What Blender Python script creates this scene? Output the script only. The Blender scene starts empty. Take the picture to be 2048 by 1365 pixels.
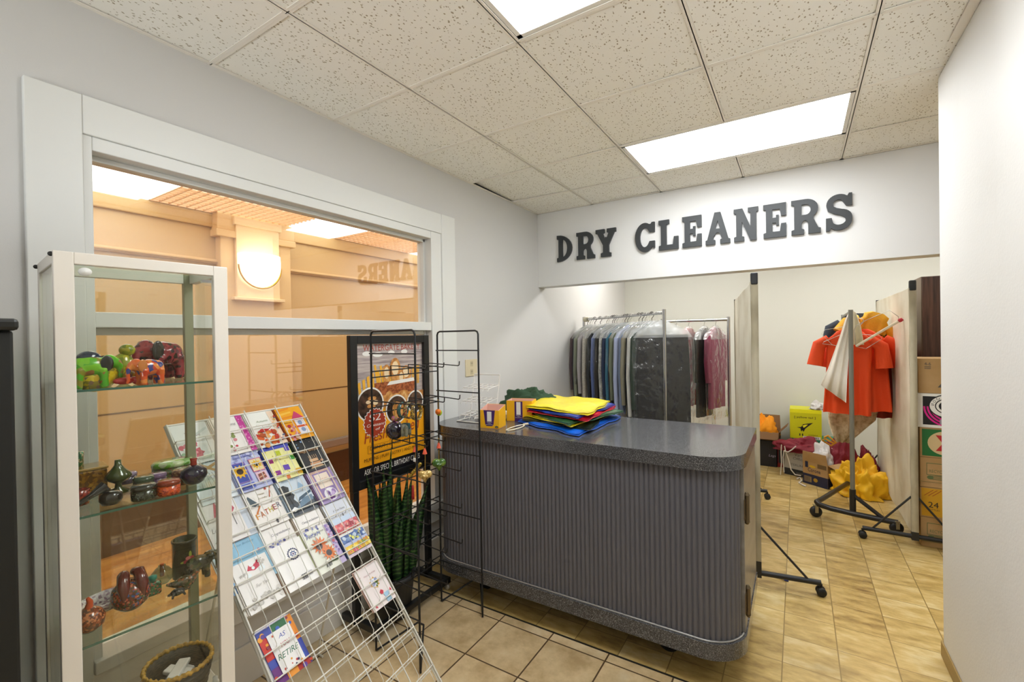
import bpy, math, random
from mathutils import Vector, Matrix, noise, Quaternion
V = Vector
PI = math.pi
sc = bpy.context.scene
COL = sc.collection
WM = {}

# ---------------------------------------------------------------- camera
H = 1.55
FPX = 906.79
RW = Matrix(((0.8463, 0.0101, 0.5326), (0.5324, 0.0138, -0.8464), (-0.0159, 0.9999, 0.0063)))
RW = RW.to_quaternion().normalized().to_matrix()
CAM = V((0, 0, H))
cd = bpy.data.cameras.new('camera')
cd.sensor_width = 36
cd.sensor_fit = 'HORIZONTAL'
cd.lens = FPX / 2048 * 36
cd.clip_start = 0.02
cam = bpy.data.objects.new('camera', cd)
COL.objects.link(cam)
cam.matrix_world = Matrix.Translation(CAM) @ RW.to_4x4()
sc.camera = cam


def on(x, y, ax, val):
    """point of the real place seen at photo pixel (x, y) on the plane axis=val"""
    r = RW @ V((x - 1024, -(y - 682.5), -FPX))
    t = (val - CAM[ax]) / r[ax]
    return CAM + r * t


# ---------------------------------------------------------------- materials
def lin(h):
    if not isinstance(h, str):
        return tuple(h)[:3]
    o = []
    for i in (0, 2, 4):
        c = int(h[i:i + 2], 16) / 255
        o.append(c / 12.92 if c <= .04045 else ((c + .055) / 1.055) ** 2.4)
    return tuple(o)


MATS = {}


def newmat(name):
    m = bpy.data.materials.new(name)
    m.use_nodes = True
    nt = m.node_tree
    for n in list(nt.nodes):
        nt.nodes.remove(n)
    out = nt.nodes.new('ShaderNodeOutputMaterial')
    return m, nt, out


def nd(nt, t, **kw):
    n = nt.nodes.new(t)
    for k, v in kw.items():
        if k.startswith('i_'):
            n.inputs[k[2:].replace('_', ' ')].default_value = v
        else:
            setattr(n, k, v)
    return n


def ramp(nt, fac, stops, const=False):
    r = nt.nodes.new('ShaderNodeValToRGB')
    cr = r.color_ramp
    if const:
        cr.interpolation = 'CONSTANT'
    while len(cr.elements) < len(stops):
        cr.elements.new(0.5)
    for e, (p, c) in zip(cr.elements, stops):
        e.position = p
        e.color = (*lin(c), 1)
    nt.links.new(fac, r.inputs[0])
    return r.outputs[0]


def mat(name, col, rough=.5, metal=0, var=None, vs=8, bump=0, bs=60, coat=0, emit=None, es=0, spec=.5, stretch=None, vor=False, const=False):
    """principled material; var: list of (pos, colour) over a noise, bump: noise bump strength"""
    if name in MATS:
        return MATS[name]
    m, nt, out = newmat(name)
    b = nd(nt, 'ShaderNodeBsdfPrincipled')
    L = nt.links.new
    L(b.outputs[0], out.inputs[0])
    b.inputs['Base Color'].default_value = (*lin(col), 1)
    b.inputs['Roughness'].default_value = rough
    b.inputs['Metallic'].default_value = metal
    b.inputs['Coat Weight'].default_value = coat
    b.inputs['Coat Roughness'].default_value = .08
    b.inputs['Specular IOR Level'].default_value = spec
    tc = nd(nt, 'ShaderNodeTexCoord')
    vec = tc.outputs['Object']
    if stretch:
        mp = nd(nt, 'ShaderNodeMapping')
        mp.inputs['Scale'].default_value = stretch
        L(vec, mp.inputs[0])
        vec = mp.outputs[0]
    if var:
        if vor:
            n = nd(nt, 'ShaderNodeTexVoronoi')
            n.inputs['Scale'].default_value = vs
            L(vec, n.inputs['Vector'])
            sp = nd(nt, 'ShaderNodeSeparateColor')
            L(n.outputs['Color'], sp.inputs[0])
            f = sp.outputs[0]
        else:
            n = nd(nt, 'ShaderNodeTexNoise')
            n.inputs['Scale'].default_value = vs
            n.inputs['Detail'].default_value = 4
            L(vec, n.inputs['Vector'])
            f = n.outputs[0]
        L(ramp(nt, f, var, const), b.inputs['Base Color'])
    if bump:
        n2 = nd(nt, 'ShaderNodeTexNoise')
        n2.inputs['Scale'].default_value = bs
        n2.inputs['Detail'].default_value = 3
        L(vec, n2.inputs['Vector'])
        bp = nd(nt, 'ShaderNodeBump')
        bp.inputs['Strength'].default_value = bump
        bp.inputs['Distance'].default_value = .01
        L(n2.outputs[0], bp.inputs['Height'])
        L(bp.outputs[0], b.inputs['Normal'])
    if emit:
        b.inputs['Emission Color'].default_value = (*lin(emit), 1)
        b.inputs['Emission Strength'].default_value = es
    MATS[name] = m
    return m


def emis(name, col, st):
    if name in MATS:
        return MATS[name]
    m, nt, out = newmat(name)
    e = nd(nt, 'ShaderNodeEmission')
    e.inputs[0].default_value = (*lin(col), 1)
    e.inputs[1].default_value = st
    nt.links.new(e.outputs[0], out.inputs[0])
    MATS[name] = m
    return m


def glassmat(name, tint=(.96, .99, .97), ior=1.5, rough=0.0, gain=1.0, bump=0, bs=20, haze=0, hazecol=(.8, .8, .8)):
    m, nt, out = newmat(name)
    L = nt.links.new
    f0 = ((ior - 1) / (ior + 1)) ** 2
    lw = nd(nt, 'ShaderNodeLayerWeight')
    pw = nd(nt, 'ShaderNodeMath', operation='POWER')
    pw.inputs[1].default_value = 5
    lw.inputs[0].default_value = .5
    L(lw.outputs['Facing'], pw.inputs[0])
    fr = nd(nt, 'ShaderNodeMath', operation='MULTIPLY_ADD')
    fr.inputs[1].default_value = 1 - f0
    fr.inputs[2].default_value = f0
    L(pw.outputs[0], fr.inputs[0])
    tr = nd(nt, 'ShaderNodeBsdfTransparent')
    tr.inputs[0].default_value = (*tint, 1)
    gl = nd(nt, 'ShaderNodeBsdfGlossy')
    gl.inputs[0].default_value = (1, 1, 1, 1)
    gl.inputs['Roughness'].default_value = rough
    mx = nd(nt, 'ShaderNodeMixShader')
    mu = nd(nt, 'ShaderNodeMath', operation='MULTIPLY', use_clamp=True)
    mu.inputs[1].default_value = gain
    L(fr.outputs[0], mu.inputs[0])
    L(mu.outputs[0], mx.inputs[0])
    base = tr.outputs[0]
    if haze:
        df = nd(nt, 'ShaderNodeBsdfTranslucent')
        df.inputs[0].default_value = (*hazecol, 1)
        dd = nd(nt, 'ShaderNodeBsdfDiffuse')
        dd.inputs[0].default_value = (*hazecol, 1)
        m2 = nd(nt, 'ShaderNodeMixShader')
        m2.inputs[0].default_value = .6
        L(df.outputs[0], m2.inputs[1])
        L(dd.outputs[0], m2.inputs[2])
        m3 = nd(nt, 'ShaderNodeMixShader')
        m3.inputs[0].default_value = haze
        L(tr.outputs[0], m3.inputs[1])
        L(m2.outputs[0], m3.inputs[2])
        base = m3.outputs[0]
    L(base, mx.inputs[1])
    L(gl.outputs[0], mx.inputs[2])
    if bump:
        tc = nd(nt, 'ShaderNodeTexCoord')
        n2 = nd(nt, 'ShaderNodeTexNoise')
        n2.inputs['Scale'].default_value = bs
        n2.inputs['Detail'].default_value = 2
        L(tc.outputs['Object'], n2.inputs['Vector'])
        bp = nd(nt, 'ShaderNodeBump')
        bp.inputs['Strength'].default_value = bump
        bp.inputs['Distance'].default_value = .05
        L(n2.outputs[0], bp.inputs['Height'])
        L(bp.outputs[0], gl.inputs['Normal'])
        L(bp.outputs[0], lw.inputs['Normal'])
    L(mx.outputs[0], out.inputs[0])
    MATS[name] = m
    return m


# ---------------------------------------------------------------- mesh builder
TXT = {}


def textgeo(s):
    if s in TXT:
        return TXT[s]
    cu = bpy.data.curves.new('t', 'FONT')
    cu.body = s
    cu.resolution_u = 3
    ob = bpy.data.objects.new('t', cu)
    me = ob.to_mesh()
    vs = [v.co.copy() for v in me.vertices]
    fs = [tuple(p.vertices) for p in me.polygons]
    ob.to_mesh_clear()
    bpy.data.objects.remove(ob)
    bpy.data.curves.remove(cu)
    if vs:
        x0 = min(v.x for v in vs)
        x1 = max(v.x for v in vs)
        y0 = min(v.y for v in vs)
        y1 = max(v.y for v in vs)
    else:
        x0 = x1 = y0 = y1 = 0
    TXT[s] = (vs, fs, x0, x1, y0, y1)
    return TXT[s]


def shapegeo(loops, depth=0):
    cu = bpy.data.curves.new('t', 'CURVE')
    cu.dimensions = '2D'
    cu.fill_mode = 'BOTH'
    cu.extrude = depth / 2
    for lp in loops:
        sp = cu.splines.new('POLY')
        sp.points.add(len(lp) - 1)
        for p, q in zip(sp.points, lp):
            p.co = (q[0], q[1], 0, 1)
        sp.use_cyclic_u = True
    ob = bpy.data.objects.new('t', cu)
    me = ob.to_mesh()
    vs = [v.co.copy() for v in me.vertices]
    fs = [tuple(p.vertices) for p in me.polygons]
    ob.to_mesh_clear()
    bpy.data.objects.remove(ob)
    bpy.data.curves.remove(cu)
    return vs, fs


def T(x=0, y=0, z=0, rz=0, rx=0, ry=0, s=1):
    return Matrix.Translation((x, y, z)) @ Matrix.Rotation(rz, 4, 'Z') @ Matrix.Rotation(ry, 4, 'Y') @ Matrix.Rotation(rx, 4, 'X') @ Matrix.Diagonal((s, s, s, 1))


def frame(o, ux, uy):
    ux = V(ux).normalized()
    uz = ux.cross(V(uy)).normalized()
    uy = uz.cross(ux)
    m = Matrix((ux, uy, uz)).transposed().to_4x4()
    m.translation = V(o)
    return m


class MB:
    def __init__(s, M=None):
        s.M = M or Matrix()
        s.v = []
        s.f = []
        s.m = []
        s.s = []

    def add(s, vs, fs, mi=0, sm=False, M=None):
        k = len(s.v)
        X = s.M @ M if M is not None else s.M
        s.v += [X @ V(v) for v in vs]
        for f in fs:
            s.f.append(tuple(i + k for i in f))
            s.m.append(mi)
            s.s.append(sm)
        return s

    def box(s, a, b, mi=0, M=None):
        x0, y0, z0 = a
        x1, y1, z1 = b
        vs = [(x0, y0, z0), (x1, y0, z0), (x1, y1, z0), (x0, y1, z0), (x0, y0, z1), (x1, y0, z1), (x1, y1, z1), (x0, y1, z1)]
        if (x1 - x0) * (y1 - y0) * (z1 - z0) < 0:
            vs = [vs[i] for i in (1, 0, 3, 2, 5, 4, 7, 6)]
        return s.add(vs, [(0, 3, 2, 1), (4, 5, 6, 7), (0, 1, 5, 4), (1, 2, 6, 5), (2, 3, 7, 6), (3, 0, 4, 7)], mi, False, M)

    def cbox(s, c, sz, mi=0, M=None):
        return s.box([c[i] - sz[i] / 2 for i in range(3)], [c[i] + sz[i] / 2 for i in range(3)], mi, M)

    def tube(s, pts, r, mi=0, seg=8, closed=False, caps=True, M=None):
        pts = [V(p) for p in pts]
        n = len(pts)
        rr = r if isinstance(r, (list, tuple)) else [r] * n
        vs = []
        t0 = (pts[1] - pts[0]).normalized()
        ref = V((0, 0, 1)) if abs(t0.z) < .9 else V((1, 0, 0))
        a = t0.cross(ref).normalized()
        pt = t0
        for i in range(n):
            if closed:
                t = (pts[(i + 1) % n] - pts[i - 1]).normalized()
            elif i == 0:
                t = t0
            elif i == n - 1:
                t = (pts[i] - pts[i - 1]).normalized()
            else:
                t = ((pts[i] - pts[i - 1]).normalized() + (pts[i + 1] - pts[i]).normalized())
                t = t.normalized() if t.length > 1e-6 else pt
            q = pt.rotation_difference(t)
            a = (q @ a)
            a = (a - t * a.dot(t)).normalized()
            pt = t
            b = t.cross(a)
            for k in range(seg):
                w = 2 * PI * k / seg
                vs.append(pts[i] + (a * math.cos(w) + b * math.sin(w)) * rr[i])
        fs = []
        m = n if closed else n - 1
        for i in range(m):
            j = (i + 1) % n
            for k in range(seg):
                l = (k + 1) % seg
                fs.append((i * seg + k, i * seg + l, j * seg + l, j * seg + k))
        s.add(vs, fs, mi, True, M)
        if caps and not closed:
            s.add(vs[:seg], [tuple(range(seg))[::-1]], mi, False, M)
            s.add(vs[-seg:], [tuple(range(seg))], mi, False, M)
        return s

    def rod(s, a, b, r, mi=0, seg=8, M=None):
        return s.tube([a, b], r, mi, seg, M=M)

    def loft(s, loops, mi=0, caps=True, sm=True, M=None, open_=False):
        n = len(loops[0])
        vs = [p for l in loops for p in l]
        fs = []
        for i in range(len(loops) - 1):
            for k in range(n - 1 if open_ else n):
                l = (k + 1) % n
                fs.append((i * n + k, i * n + l, (i + 1) * n + l, (i + 1) * n + k))
        s.add(vs, fs, mi, sm, M)
        if caps:
            s.add(loops[0], [tuple(range(n))[::-1]], mi, False, M)
            s.add(loops[-1], [tuple(range(n))], mi, False, M)
        return s

    def lathe(s, prof, mi=0, seg=24, M=None, sx=1, sy=1, caps=True):
        loops = [[(r * math.cos(2 * PI * k / seg) * sx, r * math.sin(2 * PI * k / seg) * sy, z) for k in range(seg)] for r, z in prof]
        return s.loft(loops, mi, caps, True, M)

    def ell(s, c, r, mi=0, M=None, seg=16, ring=10):
        if not isinstance(r, (list, tuple)):
            r = (r, r, r)
        vs = [(c[0], c[1], c[2] - r[2])]
        for i in range(1, ring):
            a = -PI / 2 + PI * i / ring
            for k in range(seg):
                w = 2 * PI * k / seg
                vs.append((c[0] + r[0] * math.cos(a) * math.cos(w), c[1] + r[1] * math.cos(a) * math.sin(w), c[2] + r[2] * math.sin(a)))
        vs.append((c[0], c[1], c[2] + r[2]))
        fs = []
        for k in range(seg):
            l = (k + 1) % seg
            fs.append((0, 1 + l, 1 + k))
            fs.append((len(vs) - 1, 1 + (ring - 2) * seg + k, 1 + (ring - 2) * seg + l))
            for i in range(ring - 2):
                a = 1 + i * seg
                fs.append((a + k, a + l, a + seg + l, a + seg + k))
        return s.add(vs, fs, mi, True, M)

    def poly(s, pts, mi=0, M=None):
        return s.add(pts, [tuple(range(len(pts)))], mi, False, M)

    def ext(s, pts, z0, z1, mi=0, M=None, sm=False):
        """prism over a 2-D outline (counter-clockwise) in the local xy plane"""
        n = len(pts)
        lo = [(p[0], p[1], z0) for p in pts]
        hi = [(p[0], p[1], z1) for p in pts]
        s.add(lo + hi, [(i, (i + 1) % n, n + (i + 1) % n, n + i) for i in range(n)], mi, sm, M)
        s.add(lo, [tuple(range(n))[::-1]], mi, False, M)
        return s.add(hi, [tuple(range(n))], mi, False, M)

    # flat artwork in a local xy plane, lifted by z
    def rect(s, x0, y0, x1, y1, mi=0, z=.0006, M=None):
        return s.add([(x0, y0, z), (x1, y0, z), (x1, y1, z), (x0, y1, z)], [(0, 1, 2, 3)], mi, False, M)

    def disc(s, cx, cy, rx, ry=None, mi=0, z=.0008, n=18, M=None, a0=0, a1=2 * PI):
        ry = ry or rx
        return s.add([(cx + rx * math.cos(a0 + (a1 - a0) * k / n), cy + ry * math.sin(a0 + (a1 - a0) * k / n), z) for k in range(n if a1 - a0 > 6.2 else n + 1)], [tuple(range(n if a1 - a0 > 6.2 else n + 1))], mi, False, M)

    def star(s, cx, cy, r0, r1, n, mi=0, z=.0008, M=None, a0=0):
        return s.add([(cx + (r1 if k % 2 else r0) * math.cos(a0 + PI * k / n), cy + (r1 if k % 2 else r0) * math.sin(a0 + PI * k / n), z) for k in range(2 * n)], [tuple(range(2 * n))], mi, False, M)

    def text(s, t, x, y, w, h, mi=0, z=.001, M=None, shear=0, rot=0):
        """text filling the box w x h with lower-left x, y"""
        vs, fs, x0, x1, y0, y1 = textgeo(t)
        if not vs:
            return s
        kx = w / max(x1 - x0, 1e-6)
        ky = h / max(y1 - y0, 1e-6)
        pts = []
        for v in vs:
            a = (v.x - x0) * kx
            b = (v.y - y0) * ky
            a += shear * b
            ca, sa = math.cos(rot), math.sin(rot)
            pts.append((x + a * ca - b * sa, y + a * sa + b * ca, z))
        return s.add(pts, fs, mi, False, M)

    def build(s, name, mats, parent=None, bevel=0, sub=0, remesh=0, seg=2, solid=0):
        if not isinstance(mats, (list, tuple)):
            mats = [mats]
        if parent is None:
            xs = [v.x for v in s.v]
            ys = [v.y for v in s.v]
            zs = [v.z for v in s.v]
            W = Matrix.Translation(((min(xs) + max(xs)) / 2, (min(ys) + max(ys)) / 2, min(zs)))
        else:
            W = WM[parent.name]
        inv = W.inverted()
        me = bpy.data.meshes.new(name)
        me.from_pydata([inv @ v for v in s.v], [], s.f)
        me.polygons.foreach_set('material_index', s.m)
        me.polygons.foreach_set('use_smooth', s.s)
        for m in mats:
            me.materials.append(m)
        me.update()
        o = bpy.data.objects.new(name, me)
        COL.objects.link(o)
        if parent is None:
            o.matrix_world = W
            o.location = W.translation
        else:
            o.parent = parent
        WM[o.name] = W
        if remesh:
            r = o.modifiers.new('r', 'REMESH')
            r.mode = 'VOXEL'
            r.voxel_size = remesh
            r.use_smooth_shade = True
            q = o.modifiers.new('s', 'SMOOTH')
            q.iterations = 4
        if solid:
            q = o.modifiers.new('t', 'SOLIDIFY')
            q.thickness = solid
            q.offset = 0
        if bevel:
            b = o.modifiers.new('b', 'BEVEL')
            b.width = bevel
            b.segments = seg
            b.limit_method = 'ANGLE'
            b.angle_limit = math.radians(40)
        if sub:
            q = o.modifiers.new('u', 'SUBSURF')
            q.levels = sub
            q.render_levels = sub
        return o


def tag(o, label, cat, group=None, kind=None):
    o['label'] = label
    o['category'] = cat
    if group:
        o['group'] = group
    if kind:
        o['kind'] = kind
    return o


def struct(o):
    o['kind'] = 'structure'
    return o


def thing(name, label, cat, loc=(0, 0, 0), rz=0, group=None):
    o = bpy.data.objects.new(name, None)
    o.empty_display_size = .05
    COL.objects.link(o)
    o.location = loc
    o.rotation_euler = (0, 0, rz)
    WM[o.name] = Matrix.Translation(loc) @ Matrix.Rotation(rz, 4, 'Z')
    return tag(o, label, cat, group)


def dup(root, loc, rz, label, group=None):
    def cp(o, par):
        c = o.copy()
        COL.objects.link(c)
        if par is not None:
            c.parent = par
        for ch in list(o.children):
            cp(ch, c)
        return c
    r = cp(root, None)
    r.location = loc
    r.rotation_euler = (0, 0, rz)
    r['label'] = label
    if group:
        r['group'] = group
    WM[r.name] = Matrix.Translation(loc) @ Matrix.Rotation(rz, 4, 'Z')
    return r


def fbm(x, y, z=0):
    return noise.noise(V((x, y, z))) + .5 * noise.noise(V((2.1 * x + 5, 2.1 * y, z + 3)))
LAMP, LAMPR, SCONCE, HALLD, LOUV, EXPO, CEIL_FILL = 13.0, 14.0, 6.0, 3.2, 3.2, 0.32, 1050
# ================================================================ ROOM SHELL
XW = -2.13          # window wall
YH = 3.88           # header
CZ = 2.748          # ceiling
YB = 6.5            # back wall of the stock area
TT = .6096
GX, GY = -.947, 1.5865

wallm = mat('wall_paint', 'd3d2d0', .6, bump=.04, bs=260)
colm = mat('wall_paint_white', 'dbd9d5', .6, bump=.08, bs=90, var=[(0, 'd2cfca'), (.45, 'dddbd7'), (1, 'dedcd9')], vs=2.5)
headm = mat('header_paint', 'e0dfdd', .6, bump=.03, bs=200)
trimw = mat('white_trim', 'e4e5e2', .4, bump=.02, bs=30)
tanw = mat('hall_wall_paint', 'c8a56c', .55, bump=.05, bs=200)


def floor_mat(name, tile, off, sq, colours, grout, gw, rough, vs, streak=None):
    m, nt, out = newmat(name)
    L = nt.links.new
    b = nd(nt, 'ShaderNodeBsdfPrincipled')
    L(b.outputs[0], out.inputs[0])
    tc = nd(nt, 'ShaderNodeTexCoord')
    geo = nd(nt, 'ShaderNodeNewGeometry')
    sx = nd(nt, 'ShaderNodeSeparateXYZ')
    L(geo.outputs['Position'], sx.inputs[0])

    def M(op, a, b_=None):
        n = nd(nt, 'ShaderNodeMath', operation=op)
        for i, q in enumerate((a, b_)):
            if q is None:
                continue
            if isinstance(q, (int, float)):
                n.inputs[i].default_value = q
            else:
                L(q, n.inputs[i])
        return n.outputs[0]
    masks = []
    ids = []
    for k in range(2):
        u = M('DIVIDE', M('SUBTRACT', sx.outputs[k], off[k]), tile[k])
        fl = M('FLOOR', u)
        ids.append(fl)
        fr = M('SUBTRACT', u, fl)
        d = M('MULTIPLY', M('MINIMUM', fr, M('SUBTRACT', 1, fr)), tile[k])
        masks.append(M('LESS_THAN', d, gw / 2 if not isinstance(gw, tuple) else gw[k] / 2))
    g = M('MAXIMUM', masks[0], masks[1])
    cmb = nd(nt, 'ShaderNodeCombineXYZ')
    L(ids[0], cmb.inputs[0])
    L(ids[1], cmb.inputs[1])
    wn = nd(nt, 'ShaderNodeTexWhiteNoise')
    L(cmb.outputs[0], wn.inputs[0])
    ad = nd(nt, 'ShaderNodeVectorMath', operation='ADD')
    sc_ = nd(nt, 'ShaderNodeVectorMath', operation='SCALE')
    sc_.inputs['Scale'].default_value = 7
    L(wn.outputs[1], sc_.inputs[0])
    L(geo.outputs['Position'], ad.inputs[0])
    L(sc_.outputs[0], ad.inputs[1])
    mp = nd(nt, 'ShaderNodeMapping')
    mp.inputs['Scale'].default_value = streak or (1, 1, 1)
    L(ad.outputs[0], mp.inputs[0])
    n = nd(nt, 'ShaderNodeTexNoise')
    n.inputs['Scale'].default_value = vs
    n.inputs['Detail'].default_value = 6
    n.inputs['Roughness'].default_value = .62
    L(mp.outputs[0], n.inputs['Vector'])
    f = M('ADD', n.outputs[0], M('MULTIPLY', M('SUBTRACT', wn.outputs[0], .5), .2))
    c = ramp(nt, f, colours)
    # scuffs and dirt
    n2 = nd(nt, 'ShaderNodeTexNoise')
    n2.inputs['Scale'].default_value = 3.1
    n2.inputs['Detail'].default_value = 5
    L(geo.outputs['Position'], n2.inputs['Vector'])
    mr = nd(nt, 'ShaderNodeMapRange')
    mr.inputs['From Min'].default_value = .55
    mr.inputs['From Max'].default_value = .75
    mr.inputs['To Max'].default_value = .45
    L(n2.outputs[0], mr.inputs[0])
    mx0 = nd(nt, 'ShaderNodeMix', data_type='RGBA')
    mx0.inputs[7].default_value = (*lin('6f5b38'), 1)
    L(mr.outputs[0], mx0.inputs[0])
    L(c, mx0.inputs[6])
    mx = nd(nt, 'ShaderNodeMix', data_type='RGBA')
    mx.inputs[7].default_value = (*lin(grout), 1)
    L(g, mx.inputs[0])
    L(mx0.outputs[2], mx.inputs[6])
    L(mx.outputs[2], b.inputs['Base Color'])
    b.inputs['Roughness'].default_value = rough
    bp = nd(nt, 'ShaderNodeBump')
    bp.inputs['Strength'].default_value = .25
    bp.inputs['Distance'].default_value = .004
    inv = M('SUBTRACT', 1, g)
    L(inv, bp.inputs['Height'])
    L(bp.outputs[0], b.inputs['Normal'])
    MATS[name] = m
    return m


cer = floor_mat('ceramic_tile', (.303, .3025), (-1.399, 2.047), 1, [(.26, 'b89d72'), (.5, 'd6bd92'), (.72, 'e2cfaa')], '5a4630', .0075, .32, 9)
vin = floor_mat('vinyl_tile', (.2265, .2265), (-.075, 2.472), 1, [(.22, '86693a'), (.40, 'b39658'), (.55, 'c9ac6c'), (.75, 'dac693')], '8d7440', (.005, .004), .3, 7, (1, 2.6, 1))
# floor: ceramic in front of the strip, vinyl behind it
fb = MB()
fb.box((-2.13, -2.6, -.05), (3.2, 2.108, 0), 0)
fb.box((-2.13, 2.108, -.05), (3.2, 6.5, -.0005), 1)
fb.box((-2.13, 2.104, -.001), (3.2, 2.114, .002), 2)
struct(fb.build('floor', [cer, vin, mat('seam_strip', '1d1a16', .5)]))

# walls
w = MB()
W0, W1, S0, S1 = .567, 2.36, .40, 2.262        # window opening
w.box((XW - .12, -2.6, 0), (XW, W0, CZ))
w.box((XW - .12, W1, 0), (XW, YB, CZ))
w.box((XW - .12, W0, 0), (XW, W1, S0))
w.box((XW - .12, W0, S1), (XW, W1, CZ))
struct(w.build('wall_left', wallm))
struct(MB().box((XW, YB, 0), (3.2, YB + .1, CZ)).build('wall_back', mat('back_wall_paint', 'cfcfc6', .6)))
q = MB()
q.box((XW - .12, -2.7, 0), (-1.7, -2.6, CZ))
q.box((2.8, -2.7, 0), (3.2, -2.6, CZ))
q.box((-1.7, -2.7, 0), (2.8, -2.6, .5))
q.box((-1.7, -2.7, 2.5), (2.8, -2.6, CZ))
struct(q.build('wall_front', wallm))
fr2 = MB()  # unseen shop window behind the camera, added so light reaches the ceiling
for x in (-1.7, -.62, .5, 1.62, 2.74):
    fr2.box((x, -2.69, .5), (x + .06, -2.62, 2.5))
fr2.box((-1.7, -2.69, .5), (2.8, -2.62, .56))
fr2.box((-1.7, -2.69, 2.44), (2.8, -2.62, 2.5))
w2 = struct(fr2.build('added_window', mat('shopfront_frame', '8d8d8a', .35, .7)))
MB().box((-1.69, -2.658, .51), (2.79, -2.652, 2.49)).build('glass_pane', glassmat('shopfront_glass', (.97, .97, .96)), w2)
al = bpy.data.lights.new('ceiling_fill', 'AREA')
al.shape = 'RECTANGLE'
al.size, al.size_y = 6, 4.5
al.energy = CEIL_FILL
al.color = (.92, .96, 1)
ao = bpy.data.objects.new('ceiling_fill', al)
COL.objects.link(ao)
ao.location = (.55, -6.2, -.25)      # added light, stands in for sunlit pavement to brighten the ceiling
ao.rotation_euler = (PI, 0, 0)
struct(MB().box((3.2, -2.6, 0), (3.3, YB, CZ)).build('wall_right', wallm))
c = MB()
c.box((.574, 2.13, 0), (.71, 2.9, CZ))
c.box((.562, 2.035, 0), (.71, 2.13, CZ))
c.box((.553, 1.15, 0), (.71, 2.035, CZ))
struct(c.build('wall_partition', colm, bevel=.006))
struct(MB().box((XW, YH, 2.04), (3.2, YH + .14, CZ)).build('wall_header', headm, bevel=.003))
bb = MB()
bb.box((.566, 2.13, 0), (.574, 2.905, .072))
bb.box((.566, 2.9, 0), (.71, 2.908, .072))
bb.box((.545, 1.15, 0), (.553, 2.13, .072))
struct(bb.build('baseboard_right', mat('brown_cove_base', '9c8048', .5), bevel=.003))
struct(MB().box((XW, -2.6, 0), (XW + .012, YB, .184)).build('baseboard_left', mat('base_white', 'dfdcd5', .45), bevel=.003))
struct(MB().box((XW + .02, YB - .012, 0), (3.2, YB, .1)).build('baseboard_back', mat('base_grey', 'b9b4a4', .5), bevel=.003))

# ---- ceiling: mineral tiles lying in a grid
m, nt, out = newmat('ceiling_tile')
L = nt.links.new
b = nd(nt, 'ShaderNodeBsdfPrincipled')
b.inputs['Roughness'].default_value = .8
L(b.outputs[0], out.inputs[0])
tc = nd(nt, 'ShaderNodeTexCoord')
geo = nd(nt, 'ShaderNodeNewGeometry')
wv = nd(nt, 'ShaderNodeTexNoise')
wv.inputs['Scale'].default_value = 14
L(geo.outputs['Position'], wv.inputs['Vector'])
mixv = nd(nt, 'ShaderNodeMix', data_type='VECTOR')
mixv.inputs[0].default_value = .03
L(geo.outputs['Position'], mixv.inputs[4])
L(wv.outputs['Color'], mixv.inputs[5])
mp = nd(nt, 'ShaderNodeMapping')
mp.inputs['Scale'].default_value = (1, .6, .15)
mp.inputs['Rotation'].default_value = (0, 0, .6)
L(mixv.outputs[1], mp.inputs[0])
vo = nd(nt, 'ShaderNodeTexVoronoi')
vo.inputs['Scale'].default_value = 112
L(mp.outputs[0], vo.inputs['Vector'])
wn = nd(nt, 'ShaderNodeTexWhiteNoise')
L(vo.outputs['Color'], wn.inputs[0])
lt = nd(nt, 'ShaderNodeMath', operation='MULTIPLY')
L(wn.outputs[0], lt.inputs[0])
lt.inputs[1].default_value = .36
cmpn = nd(nt, 'ShaderNodeMath', operation='LESS_THAN')
L(vo.outputs['Distance'], cmpn.inputs[0])
L(lt.outputs[0], cmpn.inputs[1])
mx = nd(nt, 'ShaderNodeMix', data_type='RGBA')
mx.inputs[6].default_value = (*lin('f3f0e8'), 1)
mx.inputs[7].default_value = (*lin('a89c86'), 1)
L(cmpn.outputs[0], mx.inputs[0])
L(mx.outputs[2], b.inputs['Base Color'])
MATS['ceiling_tile'] = m

xs = [XW, GX - TT] + [GX + TT * k for k in range(0, 7)]
xs = [x for x in xs if x < 3.15] + [3.2]
ys = [-2.6] + [GY + TT * k for k in range(-6, 4)] + [YH]
LIGHTS = [(0, 2), (0, -1)]     # (x cell, y cell) of two-cell fixtures
lit = set()
for a, q in LIGHTS:
    lit |= {(a, q), (a + 1, q)}
cb = MB()
rnd = random.Random(4)
for i in range(len(xs) - 1):
    for j in range(len(ys) - 1):
        cell = (i - 2, j - 7)
        if cell in lit:
            continue
        g = .004
        z = [CZ + .004 + (rnd.random() ** 4) * .004 for _ in range(4)]
        if cell == (-2, 2):
            z = [CZ + .004, CZ + .006, CZ + .016, CZ + .028]
        x0, x1, y0, y1 = xs[i] + g, xs[i + 1] - g, ys[j] + g, ys[j + 1] - g
        lo = [(x0, y0, z[3]), (x1, y0, z[0]), (x1, y1, z[1]), (x0, y1, z[2])]
        hi = [(p[0], p[1], p[2] + .015) for p in lo]
        cb.add(lo + hi, [(0, 3, 2, 1), (4, 5, 6, 7), (0, 1, 5, 4), (1, 2, 6, 5), (2, 3, 7, 6), (3, 0, 4, 7)], 0)
cb.box((XW, -2.6, CZ + .12), (3.2, YH + .1, CZ + .14), 1)
cb.box((XW, YH + .14, CZ), (3.2, YB, CZ + .02), 2)
cb.box((XW - .12, -2.7, CZ + .001), (3.3, -2.6, CZ + .14), 1)  # unseen sides added to stop outside light leaking in above the tiles
cb.box((XW - .12, -2.6, CZ + .001), (XW, YH, CZ + .14), 1)
cb.box((3.2, -2.6, CZ + .001), (3.3, YH, CZ + .14), 1)
cb.box((XW, YH, CZ + .001), (3.2, YH + .1, CZ + .14), 1)
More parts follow.
